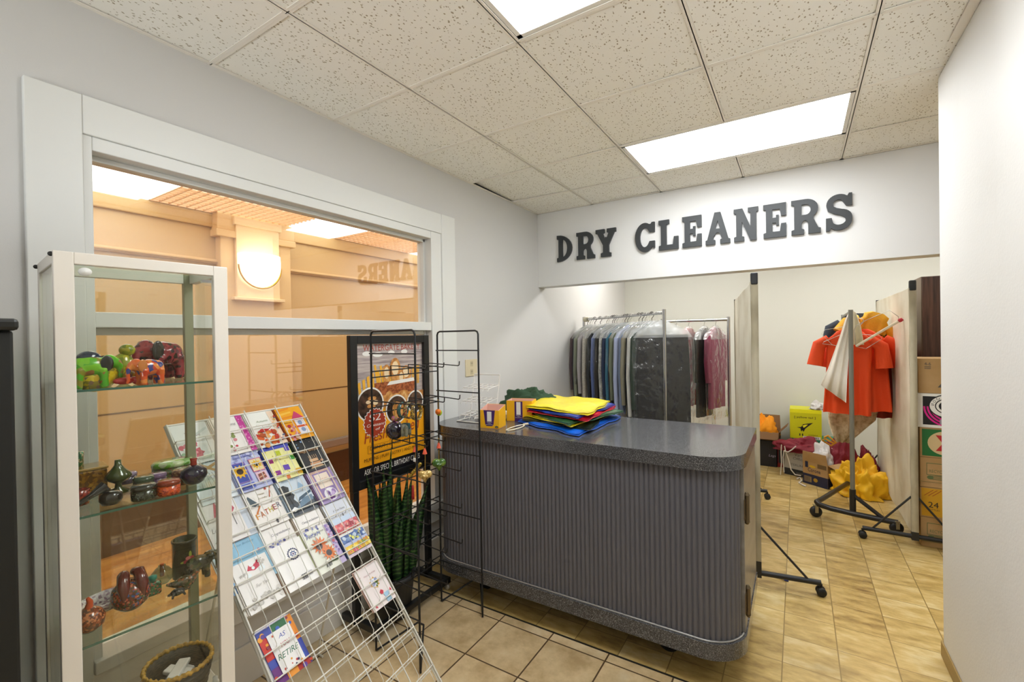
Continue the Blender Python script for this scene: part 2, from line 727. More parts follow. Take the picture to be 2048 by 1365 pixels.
struct(cb.build('ceiling', [m, mat('plenum', '2a2824', .9), mat('rear_ceiling', 'd8d5cc', .8)]))
tb = MB()
for i, x in enumerate(xs[1:-1]):
    for j in range(len(ys) - 1):
        if (i - 2, j - 7) in lit and (i - 1, j - 7) in lit and any((a + 1, q) == (i - 1, j - 7) for a, q in LIGHTS):
            continue
        tb.box((x - .012, ys[j], CZ), (x + .012, ys[j + 1], CZ + .0035))
        tb.box((x - .002, ys[j], CZ), (x + .002, ys[j + 1], CZ + .035))
for y in ys[1:-1]:
    tb.box((XW, y - .012, CZ + .0004), (3.2, y + .012, CZ + .0035))
    tb.box((XW, y - .002, CZ), (3.2, y + .002, CZ + .035))
tb.box((XW, -2.6, CZ), (XW + .02, YH, CZ + .003))
tb.box((XW, YH - .02, CZ), (3.2, YH, CZ + .003))
tb.box((.54, 1.15, CZ - .004), (.574, 2.55, CZ))
struct(tb.build('trim_1', mat('grid_bar', 'ece6dc', .5)))

lampm = emis('lamp_diffuser', (.95, .98, 1), LAMP)
fixm = mat('fixture_white', 'e6e2da', .4)
names = {0: 'lit fluorescent panel above the service counter, nearest the sign', 1: 'lit fluorescent panel cut off by the top edge of the photo'}
for n, (a, q) in enumerate(LIGHTS):
    x0, y0 = GX + a * TT + .014, GY + q * TT + .014
    x1, y1 = x0 + 2 * TT - .028, y0 + TT - .028
    t = thing('ceiling_light', names.get(n, 'fluorescent ceiling panel behind the photographer, number %d' % (n - 1) if n > 2 else 'fluorescent ceiling panel behind the photographer'), 'ceiling light', ((x0 + x1) / 2, (y0 + y1) / 2, CZ + .004))
    if n >= 2:
        t['label'] = 'fluorescent ceiling panel out of view behind the photographer'
        t['group'] = 'ceiling panels behind the photographer'
    fr = MB()
    for p in (((x0, y0), (x1, y0 + .02)), ((x0, y1 - .02), (x1, y1)), ((x0, y0), (x0 + .02, y1)), ((x1 - .02, y0), (x1, y1))):
        fr.box((*p[0], CZ + .003), (*p[1], CZ + .06))
    fr.box((x0, y0, CZ + .06), (x1, y1, CZ + .07))
    fr.build('fixture_frame', fixm, t)
    MB().box((x0 + .02, y0 + .02, CZ + .008), (x1 - .02, y1 - .02, CZ + .014)).build('diffuser', lampm, t)
for x, y in ((-1.2, 5.2), (.7, 5.2), (2.1, 5.0)):
    t = thing('ceiling_light', 'fluorescent panel on the stock room ceiling hidden by the sign header', 'ceiling light', (x, y, CZ - .03), 0, 'stock room ceiling panels')
    MB().box((x - .62, y - .3, CZ - .03), (x + .62, y + .3, CZ)).build('fixture_frame', fixm, t)
    MB().box((x - .58, y - .26, CZ - .036), (x + .58, y + .26, CZ - .03)).build('diffuser', emis('lamp_diffuser_rear', (1, .98, .93), LAMPR), t)

# ---- window: casing, jamb, mullion, two panes
f = MB()
X0 = XW
f.box((X0, .41, .30), (X0 + .022, .553, 2.428))
f.box((X0, .553, 2.293), (X0 + .02, 2.447, 2.43))
f.box((X0, 2.447, .30), (X0 + .022, 2.593, 2.432))
f.box((X0 - .12, .553, .40), (X0 + .012, .580, 2.293))
f.box((X0 - .12, 2.343, .40), (X0 + .012, 2.447, 2.293))
f.box((X0 - .12, .58, 2.243), (X0 + .012, 2.343, 2.293))
f.box((X0 - .10, .58, 2.223), (X0 - .045, 2.343, 2.243))
f.box((X0 - .10, 2.325, .43), (X0 - .045, 2.343, 2.243))
f.box((X0 - .10, .58, .43), (X0 - .045, .592, 2.243))
f.box((X0 - .12, .58, 1.612), (X0 + .004, 2.343, 1.668))
f.box((X0 - .09, .58, 1.585), (X0 - .05, 2.343, 1.612))
f.box((X0 - .12, .553, .385), (X0 + .035, 2.447, .43))
f.box((X0, .41, .30), (X0 + .02, 2.593, .385))
wf = struct(f.build('window_1', trimw, bevel=.003))
pane = glassmat('window_glass', (.97, .97, .95), 1.5, 0, 2.7)
MB().box((X0 - .078, .585, 1.66), (X0 - .072, 2.338, 2.24)).build('glass_pane', pane, wf)
MB().box((X0 - .078, .585, .43), (X0 - .072, 2.338, 1.6)).build('glass_pane', pane, wf)

# ---- corridor on the other side of the glass
HX, HZ = -4.29, 2.67
struct(MB().box((HX, -3, -.05), (XW - .12, 8, 0)).build('floor_corridor', mat('corridor_wood', 'b5762f', .35, var=[(.3, '9c5f22'), (.5, 'bd7d33'), (.7, 'cf9446')], vs=5, stretch=(3, .6, 1))))
hw = MB()
hw.box((HX - .1, -3, 0), (HX, 8, HZ + .3))
hw.box((HX, -3.1, 0), (XW - .12, -3, HZ + .3))
hw.box((HX, 8, 0), (XW - .12, 8.1, HZ + .3))
struct(hw.build('wall_corridor', tanw))
seams = MB()
seams.box((HX, -3, 1.03), (HX + .0015, 8, 1.043))
for y in (1.02, 2.62, 4.2):
    seams.box((HX, y, .36), (HX + .0015, y + .006, 1.03))
struct(seams.build('trim_3', mat('panel_seam', '6b4a22', .6)))
mo = MB()
mo.box((HX, -3, 2.55), (HX + .025, 8, HZ + .06))
mo.box((HX, -3, 2.235), (HX + .03, 8, 2.275))
mo.box((HX, -3, 2.245), (HX + .045, 8, 2.265))
struct(mo.build('trim_2', tanw, bevel=.008))
struct(MB().box((HX, -3, 0), (HX + .02, 8, .34)).build('baseboard_corridor', mat('corridor_base', '4a2c18', .35, bump=.02)))
rl = MB()
rl.box((HX + .06, -3, .415), (HX + .085, 8, .505))
rl.box((HX + .085, -3, .425), (HX + .095, 8, .495))
for y in (-2, -.6, .8, 2.2, 3.6, 5, 6.4):
    rl.box((HX, y, .44), (HX + .06, y + .05, .48))
tag(rl.build('wall_rail', mat('rail_metal', 'a79d95', .35, .7), bevel=.004), 'flat metal bumper rail along the corridor wall behind the window', 'rail')
pil = MB()
pil.box((HX, 1.98, 0), (HX + .09, 2.62, 2.5))
pil.box((HX, 1.94, 2.47), (HX + .12, 2.66, 2.53))
pil.box((HX, 1.95, 2.53), (HX + .11, 2.65, HZ + .06))
struct(pil.build('trim_4', mat('pilaster_paint', 'd8b680', .5), bevel=.006))
# sconce
t = thing('wall_sconce', 'glowing half-bowl wall lamp on a cream panel of the corridor pilaster', 'wall lamp', (HX + .09, 2.29, 1.93))
sp = MB()
sp.box((HX + .09, 2.095, 1.95), (HX + .125, 2.485, 2.60))
sp.box((HX + .09, 2.06, 1.925), (HX + .15, 2.52, 1.952))
sp.box((HX + .09, 2.075, 2.59), (HX + .14, 2.505, 2.66))
sp.build('back_panel', mat('sconce_cream', 'ecd2a4', .45), t, bevel=.004)
bw = MB(T(HX + .125, 2.29, 2.24))
loops = []
for i in range(9):
    a = -PI / 2 + PI / 2 * i / 8
    loops.append([(.15 * math.cos(a) * math.sin(PI * k / 20) + .001, -.185 * math.cos(a) * math.cos(PI * k / 20), .19 * math.sin(a)) for k in range(21)])
loops.append([(.15 * math.sin(PI * k / 20) * .98, -.185 * math.cos(PI * k / 20), .10) for k in range(21)])
bw.loft(loops, 0, False, open_=True)
bw.build('bowl', emis('sconce_glow', (1, .93, .75), SCONCE), t)
rim = MB(T(HX + .14, 2.29, 2.24))
rim.tube([(.012, -.192 * math.cos(PI * k / 20), -.198 * math.sin(PI * k / 20)) for k in range(21)], .009)
rim.build('rim', mat('gold_rim', 'c9952e', .3, .8), t)
# corridor ceiling: lit diffusers and egg-crate louvers
dif = emis('corridor_diffuser', (1, .98, .95), HALLD)
lou = mat('louver_paint', 'd9b187', .5)
hc = MB()
hc.box((HX, -3, HZ + .22), (XW - .12, 8, HZ + .3))
struct(hc.build('ceiling_corridor', mat('corridor_ceiling', 'e3cfb4', .7)))
ysd = [-2.5, -.76, .93, 2.6, 4.3, 6.0]
for n, y in enumerate(ysd):
    lab = {2: 'lit diffuser panel of the corridor ceiling at the left of the window', 3: 'lit diffuser panel of the corridor ceiling to the right of the wall lamp'}.get(n, 'lit corridor ceiling diffuser out of sight along the corridor')
    o = MB().box((HX + .03, y, HZ), (XW - .16, y + .56, HZ + .02)).build('ceiling_diffuser', dif)
    tag(o, lab, 'ceiling light', None if n in (2, 3) else 'corridor diffusers')
    y1 = (ysd + [7.7])[n + 1]
    lv = MB()
    a, e = y + .57, y1 - .01
    step = .062
    k = 0
    while a + k * step < e:
        lv.box((HX + .03, a + k * step, HZ), (XW - .16, a + k * step + .006, HZ + .014))
        k += 1
    k = 0
    while HX + .03 + k * step < XW - .16:
        lv.box((HX + .03 + k * step, a, HZ), (HX + .036 + k * step, e, HZ + .014))
        k += 1
    o = lv.build('ceiling_louver', lou)
    tag(o, {2: 'egg-crate louver of the corridor ceiling above the wall lamp', 3: 'egg-crate louver at the right end of the corridor ceiling'}.get(n, 'egg-crate louver out of sight along the corridor ceiling'), 'louver', None if n in (2, 3) else 'corridor louvers')
    if n in (1, 2, 3, 4):
        o = MB().box((HX + .05, a, HZ + .16), (XW - .2, e, HZ + .18)).build('louver_lamp', emis('louver_lamp', (1, .9, .78), LOUV))
        tag(o, 'lamp panel above the corridor louver', 'ceiling light', 'lamps above the louvers')

# ---- sign letters on the header
def arc(cx, cy, rx, ry, a0, a1, n=10):
    return [(cx + rx * math.cos(math.radians(a0 + (a1 - a0) * k / n)), cy + ry * math.sin(math.radians(a0 + (a1 - a0) * k / n))) for k in range(n + 1)]


LET = {
    'D': (.166, [[(0, 0), (.09, 0)] + arc(.09, .5, .075 / .166 * 1 + .38, .5, -90, 90, 14)[1:] + [(0, 1), (0, .86), (.1, .84), (.1, .16), (0, .14)],
                 [(.34, .17)] + arc(.34, .5, .3, .33, -90, 90, 10)[1:-1] + [(.34, .83)]]),
    'R': (.176, [[(0, 0), (.44, 0), (.44, .13), (.36, .16), (.36, .27)] + arc(.47, .27, .11, .12, 180, 0, 8) + [(.58, .0), (1, 0), (1, .13), (.92, .15), (.76, .42)] + arc(.5, .72, .42, .28, -50, 90, 12) + [(0, 1), (0, .87), (.1, .85), (.1, .15), (0, .13)],
                 [(.36, .55), (.5, .55)] + arc(.5, .7, .17, .15, -90, 90, 8) + [(.36, .85)]]),
    'Y': (.187, [[(.25, 0), (.75, 0), (.75, .13), (.65, .16), (.65, .42), (.92, .85), (1, .86), (1, 1), (.56, 1), (.56, .87), (.64, .84), (.54, .66), (.5, .72), (.46, .66), (.36, .84), (.44, .87), (.44, 1), (0, 1), (0, .86), (.08, .85), (.36, .42), (.36, .16), (.25, .13)]]),
    'C': (.166, [arc(.52, .5, .52, .5, 300, 62, 24)[:0] + [(1, .66), (1, 1), (.86, 1), (.8, .94)] + arc(.5, .5, .5, .5, 62, 318, 22) + [(.92, .12), (1, .12), (1, .36), (.74, .36)] + arc(.5, .5, .25, .33, 322, 48, 16) + [(.74, .66)]]),
    'L': (.157, [[(0, 0), (1, 0), (1, .42), (.78, .42), (.72, .16), (.4, .16), (.4, .84), (.54, .86), (.54, 1), (0, 1), (0, .86), (.12, .84), (.12, .16), (0, .14)]]),
    'E': (.146, [[(0, 0), (1, 0), (1, .4), (.78, .4), (.72, .17), (.4, .17), (.4, .43), (.56, .43), (.56, .35), (.68, .35), (.68, .66), (.56, .66), (.56, .58), (.4, .58), (.4, .83), (.72, .83), (.78, .62), (1, .62), (1, 1), (0, 1), (0, .86), (.12, .84), (.12, .16), (0, .14)]]),
    'A': (.176, [[(0, 0), (.4, 0), (.4, .13), (.31, .15), (.34, .26)] + arc(.5, .26, .12, .1, 180, 0, 8) + [(.68, .15), (.6, .13), (.6, 0), (1, 0), (1, .13), (.93, .15), (.62, 1), (.38, 1), (.07, .15), (0, .13)],
                 [(.41, .48), (.59, .48), (.5, .74)]]),
    'N': (.166, [[(0, 0), (.42, 0), (.42, .13), (.33, .15), (.33, .6), (.66, 0), (.92, 0), (.92, .85), (1, .87), (1, 1), (.58, 1), (.58, .87), (.68, .85), (.68, .42), (.36, 1), (0, 1), (0, .87), (.1, .85), (.1, .15), (0, .13)]]),
    'S': (.148, [[(0, 0), (.12, 0), (.2, .07)] + arc(.5, .27, .5, .27, 250, 360, 10) + [(1, .3)] + arc(.55, .34, .45, .24, 0, 80, 8) + [(.42, .62), (.3, .67)] + arc(.48, .74, .2, .11, 200, 40, 8) + [(.78, .66), (1, .66), (1, 1), (.88, 1), (.82, .93)] + arc(.5, .73, .48, .27, 65, 200, 12) + [(.08, .56), (.3, .47), (.6, .4), (.74, .33)] + arc(.5, .28, .26, .13, 0, -150, 10) + [(.22, .36), (0, .36)]]),
}
letm = mat('sign_letter', '333638', .5, bump=.05, bs=120)
spots = [('D', -1.912, 'DRY', 'first'), ('R', -1.712, 'DRY', 'second'), ('Y', -1.524, 'DRY', 'third'), ('C', -1.168, 'CLEANERS', ''), ('L', -.969, 'CLEANERS', ''), ('E', -.781, 'CLEANERS', 'left'), ('A', -.606, 'CLEANERS', ''), ('N', -.403, 'CLEANERS', ''), ('E', -.205, 'CLEANERS', 'right'), ('R', -.028, 'CLEANERS', ''), ('S', .178, 'CLEANERS', '')]
for ch, x, wd, pos in spots:
    wdt, loops = LET[ch]
    mb = MB(Matrix(((wdt, 0, 0, x), (0, 0, -1, YH - .011), (0, .247, 0, 2.261), (0, 0, 0, 1))))
    vs, fs = shapegeo(loops, .022)
    mb.add(vs, fs)
    lab = 'dark grey letter %s of the word %s on the header' % (ch, wd)
    if pos in ('left', 'right'):
        lab = 'dark grey letter E in CLEANERS, between %s' % ('L and A' if pos == 'left' else 'N and R')
    tag(mb.build('sign_letter', letm), lab, 'sign letter', 'letters of the sign')

# outlet on the left wall
t = thing('wall_outlet', 'cream double wall outlet on the left wall behind the wire racks', 'outlet', (XW, 2.785, 1.265))
MB().box((XW, 2.712, 1.262), (XW + .007, 2.858, 1.392)).build('cover_plate', mat('ivory', 'dccfae', .4), t, bevel=.003)
for z in (1.296, 1.358):
    q = MB(frame((XW + .0075, 2.785, z), (0, 1, 0), (0, 0, 1)))
    q.rect(-.018, -.02, .018, .02, 0, .0005)
    q.rect(-.008, -.004, -.005, .010, 1, .001)
    q.rect(.005, -.004, .008, .010, 1, .001)
    q.build('socket', [mat('ivory_dark', 'c9bb98', .4), mat('slot', '2a2620', .6)], t)
# ================================================================ SERVICE COUNTER
lam = mat('speckled_laminate', '55565a', .2, var=[(.34, '1a1b1d'), (.46, '3c3d40'), (.56, '4e4f53'), (.7, '9a9a9c')], vs=330, coat=.3)
rib = mat('grey_tambour', '5b5b62', .42)
sidem = mat('counter_side_laminate', '87827b', .3, var=[(.3, '78736c'), (.7, '938e86')], vs=3, stretch=(1, 1, 6))
hingem = mat('hinge_bronze', '6d5f48', .35, .8)
CT = 1.025
TZ0, TZ = .142, .214
xl, xr, yf, yb, rad = -1.947, -.196, 2.086, 2.873, .18


def front_path(d=0, n=10):
    """outline from the back-left round the front to the right corner, shrunk by d"""
    p = [(xl + d, yb - d), (xl + d, yf + rad)]
    p += arc(xl + rad, yf + rad, rad - d, rad - d, 180, 270, n)[1:]
    p += arc(xr - rad, yf + rad, rad - d, rad - d, 270, 352, n)
    p += [(xr - d - .003, yb - d)]
    return p


t = thing('service_counter', 'long grey counter with ribbed front and speckled dark top on casters', 'counter', ((xl + xr) / 2, (yf + yb) / 2, 0))
top = MB()
o_ = front_path(0)
top.ext(o_, CT - .062, CT)
top.build('countertop', lam, t, bevel=.003)
tr_ = MB()
tr_.ext(front_path(.004), TZ0, TZ)
tr_.build('base_trim', lam, t, bevel=.003)
body = MB()
body.ext(front_path(.045), TZ, CT - .062)
body.build('carcass', mat('carcass_dark', '4a4a4e', .6), t)
# ribbed skin following the front
path = front_path(.030, 24)[:-1]
seg = []
pts = [V((*p, 0)) for p in path]
acc = [0]
for a, b2 in zip(pts, pts[1:]):
    acc.append(acc[-1] + (b2 - a).length)


def along(s):
    for i in range(len(pts) - 1):
        if s <= acc[i + 1] or i == len(pts) - 2:
            k = (s - acc[i]) / (acc[i + 1] - acc[i])
            p = pts[i].lerp(pts[i + 1], k)
            d = (pts[i + 1] - pts[i]).normalized()
            return p, V((d.y, -d.x, 0))


st = acc[1] * .35
prof = []
pitch = .0232
nr = int((acc[-1] - st) / pitch)
for i in range(nr):
    for q in (0, .12, .3, .5, .7, .88):
        p, nrm = along(st + (i + q) * pitch)
        h_ = .0105 * math.sqrt(max(0, 1 - (2 * q - 1) ** 2)) if q else 0
        prof.append(p + nrm * h_)
rb = MB()
rb.loft([[(p.x, p.y, TZ) for p in prof], [(p.x, p.y, CT - .062) for p in prof]], 0, False, True, open_=True)
rb.build('ribbed_front', rib, t)
bead = MB()
bead.tube([(p[0], p[1], TZ + .003) for p in front_path(.018)[:-1]], .005)
bead.build('metal_bead', mat('bead_metal', '9d9b98', .35, .6), t)
sd = MB()
sd.box((xr - .030, yf + rad - .01, TZ), (xr - .012, yb - .01, CT - .062))
pn = sd.build('side_door', sidem, t, bevel=.002)
for z in (.345, .765):
    h_ = MB()
    h_.tube([(xr - .004, yf + rad + .02, z - .06), (xr - .004, yf + rad + .02, z + .06)], .011)
    h_.tube([(xr - .004, yf + rad + .02, z + .06), (xr - .004, yf + rad + .02, z + .072)], [.013, .006])
    h_.tube([(xr - .004, yf + rad + .02, z - .06), (xr - .004, yf + rad + .02, z - .072)], [.013, .006])
    h_.box((xr - .013, yf + rad - .015, z - .045), (xr - .009, yf + rad + .055, z + .045))
    h_.build('hinge', hingem, t)
rub = mat('black_rubber', '1b1b1c', .5)
for x, y in ((-1.65, 2.28), (-.55, 2.28), (-1.65, 2.70), (-.55, 2.70)):
    cst = MB(T(x, y, 0))
    cst.lathe([(.0, -.018), (.046, -.018), (.052, -.01), (.052, .01), (.046, .018), (0, .018)], 0, 24, T(0, 0, .052, 0, PI / 2))
    cst.box((-.03, -.04, .125), (.03, .04, TZ0))
    cst.box((-.012, -.028, .04), (.012, -.02, .13))
    cst.box((-.012, .02, .04), (.012, .028, .13))
    cst.build('caster', rub, t)

# ---- things lying on the counter
ymat = mat('carton_yellow', 'f2b416', .5)
pmat = mat('carton_purple', '3c1762', .45)
wmat = mat('print_white', 'eceae4', .5)
pkm = mat('carton_inside_pink', 'e6b6a6', .6)
kmat = mat('print_black', '17171a', .5)


def tissue_box(o, rz, w, d, h, label, slant, lines):
    t = thing('tissue_carton', label, 'box', o, rz)
    mb = MB(T(*o, rz))
    th = .003
    # front (y=0), back, sides and bottom: an open carton
    zf = h * (.84 if slant else 1)
    mb.box((-w / 2, 0, 0), (w / 2, th, zf), 0)
    mb.box((-w / 2, d - th, 0), (w / 2, d, h), 0)
    for sx in (-1, 1):
        a = sx * w / 2
        b_ = a - sx * th
        mb.add([(a, 0, 0), (a, d, 0), (a, d, h), (a, 0, zf)], [(0, 1, 2, 3)], 0)
        mb.add([(b_, th, 0), (b_, d, 0), (b_, d, h), (b_, th, zf)], [(0, 1, 2, 3)], 1)
        mb.add([(a, 0, zf), (a, d, h), (b_, d, h), (b_, 0, zf)], [(0, 1, 2, 3)], 1)
    mb.box((-w / 2, 0, 0), (w / 2, d, th), 1)
    mb.box((-w / 2 + th, d - 2 * th, 0), (w / 2 - th, d - th, h - .001), 1)
    mb.box((-w / 2 + th, th, th), (w / 2 - th, th + .001, zf - .001), 1)
    mb.build('carton', [ymat, pkm], t)
    art = MB(T(*o, rz) @ frame((0, -.0005, 0), (1, 0, 0), (0, 0, 1)))
    if slant:
        art.add([(-.036, zf, .0004), (.036, zf, .0004), (.026, .026, .0004), (.018, .016, .0004), (-.018, .016, .0004), (-.026, .026, .0004)], [(0, 5, 4, 3, 2, 1)][::1], 0)
        art.f[-1] = art.f[-1][::-1]
        cx = 0
    else:
        art.rect(-.03, .0, .022, h - .004, 0, .0004)
        cx = -.004
    art.rect(cx - .014, .042, cx + .014, zf - .008, 1, .0009)
    art.text(lines[0], cx - .016, .036, .032, .004, 1)
    art.text(lines[1], cx - .011, .029, .022, .005, 1)
    art.text(lines[2], cx - .02, .022, .04, .005, 1)
    if slant:
        art.disc(w / 2 - .014, .012, .011, .006, 2, .0006)
        art.text('Unger', w / 2 - .022, .010, .016, .004, 1, .0012)
    art.build('front_print', [pmat, wmat, kmat], t)
    sd = MB(T(*o, rz) @ frame((-w / 2 - .0005, 0, 0), (0, -1, 0), (0, 0, 1)))
    sd.rect(-d * .8, h * .5, -d * .2, h * .9, 0, .0004)
    sd.rect(-d * .75, h * .55, -d * .55, h * .85, 1, .0009)
    sd.text('2-Part', -d * .48, h * .72, d * .24, .007, 1)
    sd.text('Invoices', -d * .48, h * .62, d * .24, .005, 1)
    sd.rect(-d * .7, h * .26, -d * .3, h * .42, 3, .0004)
    sd.disc(-d * .3, h * .1, .011, .006, 2)
    sd.build('side_print', [pmat, wmat, kmat, mat('print_grey', '9a8fa0', .5)], t)
    return t


p1_ = on(979, 858, 2, CT)
p2_ = on(1037, 844, 2, CT)
tissue_box((p1_.x, p1_.y, CT), .22, .118, .115, .128, 'open yellow carton with purple shield print at the counter front edge', True, ['Numbered', '2-Part', 'Invoices'])
tissue_box((p2_.x, p2_.y + .01, CT), .28, .165, .12, .13, 'open yellow carton with purple stripe standing behind the shield-print carton', False, ['Numbered', '2-Part', 'Invoices'])


def cloth_slab(name, corners, z, th, seed, m, label, cat, group=None, bulge=.012, extra=None, cl=6.0):
    """folded cloth: a soft quilted slab over four corners"""
    mb = MB()
    n = 22
    topv = []
    botv = []
    for i in range(n + 1):
        for j in range(n + 1):
            u, v = i / n, j / n
            a = V(corners[0]).lerp(V(corners[1]), u)
            b_ = V(corners[3]).lerp(V(corners[2]), u)
            p = a.lerp(b_, v)
            e = min(u, 1 - u, v, 1 - v)
            k = min(1, e * cl)
            wob = .024 * (1 - k)
            p = p + V((wob * noise.noise(V((u * 4 + seed, v * 4, 1))), wob * noise.noise(V((u * 4, v * 4 + seed, 5)))))
            f = math.sqrt(max(0, 1 - (1 - k) ** 2))
            hz = th * (.35 + .65 * f) * .5
            w_ = bulge * noise.noise(V((u * 2.2 + seed, v * 2.2, seed))) + .35 * bulge * noise.noise(V((u * 7, v * 7 + seed, 2)))
            w_ = w_ * (.4 + .6 * f)
            rp = .5 * th * (1 - k) * noise.noise(V((u * 6 + seed, v * 6, 8)))
            topv.append((p.x, p.y, z + th * .5 + hz + max(0, w_ + bulge * .4) + max(rp, -.2 * th)))
            botv.append((p.x, p.y, z + th * .5 - hz + max(rp * .6, 0)))
    N = n + 1
    fs = []
    for i in range(n):
        for j in range(n):
            q = i * N + j
            fs.append((q, q + N, q + N + 1, q + 1))
    off = N * N
    fs += [tuple(off + k for k in f[::-1]) for f in fs]
    rimi = [i * N for i in range(N)] + [n * N + j for j in range(1, N)] + [i * N + n for i in range(n - 1, -1, -1)] + [j for j in range(n - 1, 0, -1)]
    for k in range(len(rimi)):
        a, b_ = rimi[k], rimi[(k + 1) % len(rimi)]
        fs.append((b_, a, off + a, off + b_)[::-1])
    mb.add(topv + botv, fs, 0, True)
    o = mb.build(name, m)
    tag(o, label, cat, group)
    return o


def sateen(n, c):
    return mat(n, c, .33, bump=.25, bs=45, coat=.1)


fc = [on(1040, 846, 2, CT), on(1162, 872, 2, CT), on(1234, 836, 2, CT), on(1108, 818, 2, CT)]
fc = [V((p.x, p.y)) for p in fc]
cen = sum(fc, V((0, 0))) / 4


def rot(cs, a, s, dx=0, dy=0):
    o = []
    for p in cs:
        d = (p - cen) * s
        o.append(cen + V((d.x * math.cos(a) - d.y * math.sin(a) + dx, d.x * math.sin(a) + d.y * math.cos(a) + dy)))
    return o


gn = 'folded drawstring bags on the counter'
lay = [('0d62d8', -.04, 1.04, .01, -.012, .014, 'glossy blue folded drawstring bag, lowest in the counter pile'),
       ('17251b', .14, .97, -.012, .012, .014, 'black-green folded drawstring bag in the counter pile on the blue one'),
       ('e8d010', -.10, .95, .0, .016, .010, 'thin yellow folded drawstring bag low in the counter pile between the dark ones'),
       ('1f5a34', -.22, .94, .035, .02, .012, 'dark green folded drawstring bag in the middle of the counter pile'),
       ('d3122f', .03, .93, .012, .03, .015, 'red folded drawstring bag near the top of the counter pile'),
       ('1437a8', -.05, .92, -.01, .035, .008, 'royal blue folded drawstring bag just under the yellow top one'),
       ('f0dc0c', .12, .93, -.02, .045, .016, 'bright yellow folded drawstring bag, topmost of the counter pile')]
z = CT + .0008
for i, (c_, a, s_, dx, dy, th, lab) in enumerate(lay):
    cloth_slab('drawstring_bag', rot(fc, a, s_, dx, dy), z, th, 3 + i * 7.3, sateen('bag_' + c_ + str(i), c_), lab, 'bag', gn, .010 if i < 6 else .018, cl=9.0 if i < 6 else 5)
    z += th * .92 + .003
cd_ = MB()
a = on(1047, 850, 2, CT + .006)
b2 = on(1014, 861, 2, CT + .006)
pts_ = []
for k in range(25):
    w_ = 2 * PI * k / 24
    c0 = a.lerp(b2, .52)
    d = (b2 - a) * .5
    pr = V((-d.y, d.x, 0)) * .32
    pts_.append(c0 - d * math.cos(w_) + pr * math.sin(w_) * (1 if k < 12 else .6))
cd_.tube(pts_, .0035, 0, 6, True)
cd_.tube([pts_[0] + V((.03, .01, .008)), pts_[0] + V((.0, .0, .0))], .007, 0, 6)
tag(cd_.build('cord_loop', mat('cotton_cord', 'e6dcc4', .8)), 'cream cord loop sticking out of the pile of bags', 'cord')


def heap(name, c, rx, ry, h, seed, m, label, cat, group=None, fold=.35, rz=0, n=52, rings=20):
    """crumpled cloth heap standing on z = c.z"""
    mb = MB(T(c[0], c[1], c[2], rz))
    loops = []
    for i in range(rings + 1):
        a = (PI / 2) * i / rings
        loop = []
        for k in range(n):
            w_ = 2 * PI * k / n
            d = V((math.cos(a) * math.cos(w_), math.cos(a) * math.sin(w_), math.sin(a)))
            o_ = V((seed, seed * 1.7, seed * .6))
            r = 1 + fold * (.55 * noise.noise(d * 1.6 + o_) + .5 * (.35 - abs(noise.noise(d * 2.6 + o_))) + .26 * (.3 - abs(noise.noise(d * 5.5 + o_ * 2))) + .10 * math.sin(7 * noise.noise(d * 2.2 - o_) + 5 * d.z))
            p = d * r
            p += V((noise.noise(d * 4 + o_), noise.noise(d * 4 - o_), 0)) * .12 * fold
            loop.append((p.x * rx, p.y * ry, max(.001, p.z * h) if i else .001))
        loops.append(loop)
    mb.loft(loops, 0, True, True)
    o = mb.build(name, m)
    return tag(o, label, cat, group)


g_ = on(1072, 800, 1, 3.08)
heap('green_cloth', (on(1058, 800, 1, 2.76).x, 2.76, CT), .23, .085, .155, 2.2, mat('green_cotton', '2c4a30', .75, bump=.3, bs=30), 'dark green crumpled cloth behind the yellow cartons on the counter', 'cloth', fold=.6)
# white paper and plastic at the back left of the counter
pb = on(925, 826, 2, CT)
heap('white_plastic_bag', (-1.71, 2.47, CT), .12, .1, .06, 6.1, mat('white_film', 'e9eaea', .35, bump=.2, bs=25), 'white crumpled plastic bag behind the white wire stand', 'bag', fold=.5)
# white wire counter stand (leaning ladder with three shelves)
t = thing('wire_display_stand', 'small white wire display stand at the left end of the counter', 'display stand', (-1.75, 2.34, CT))
ww = mat('white_wire', 'e9e7e2', .4)
sx0, sx1 = -1.84, -1.64
fr_ = MB()
for x in (sx0, sx1):
    fr_.tube([(x, 2.25, CT + .004), (x, 2.39, CT + .004), (x + .02, 2.42, CT + .29)], .004)
fr_.rod((sx0 + .02, 2.42, CT + .29), (sx1 + .02, 2.42, CT + .29), .004)
fr_.rod((sx0, 2.25, CT + .004), (sx1, 2.25, CT + .004), .004)
fr_.build('frame', ww, t)
for k, zz in enumerate((.05, .14, .225)):
    s_ = MB()
    y0 = 2.39 + .03 * zz / .29
    for d in (0, .055, .11):
        s_.rod((sx0 + .02 * zz / .29, y0 - d, CT + zz - d * .12), (sx1 + .02 * zz / .29, y0 - d, CT + zz - d * .12), .003)
    for q in range(6):
        x = sx0 + (sx1 - sx0) * q / 5 + .02 * zz / .29
        s_.tube([(x, y0, CT + zz), (x, y0 - .11, CT + zz - .013), (x, y0 - .125, CT + zz - .03)], .0025, 0, 6)
    s_.build('wire_shelf', ww, t)

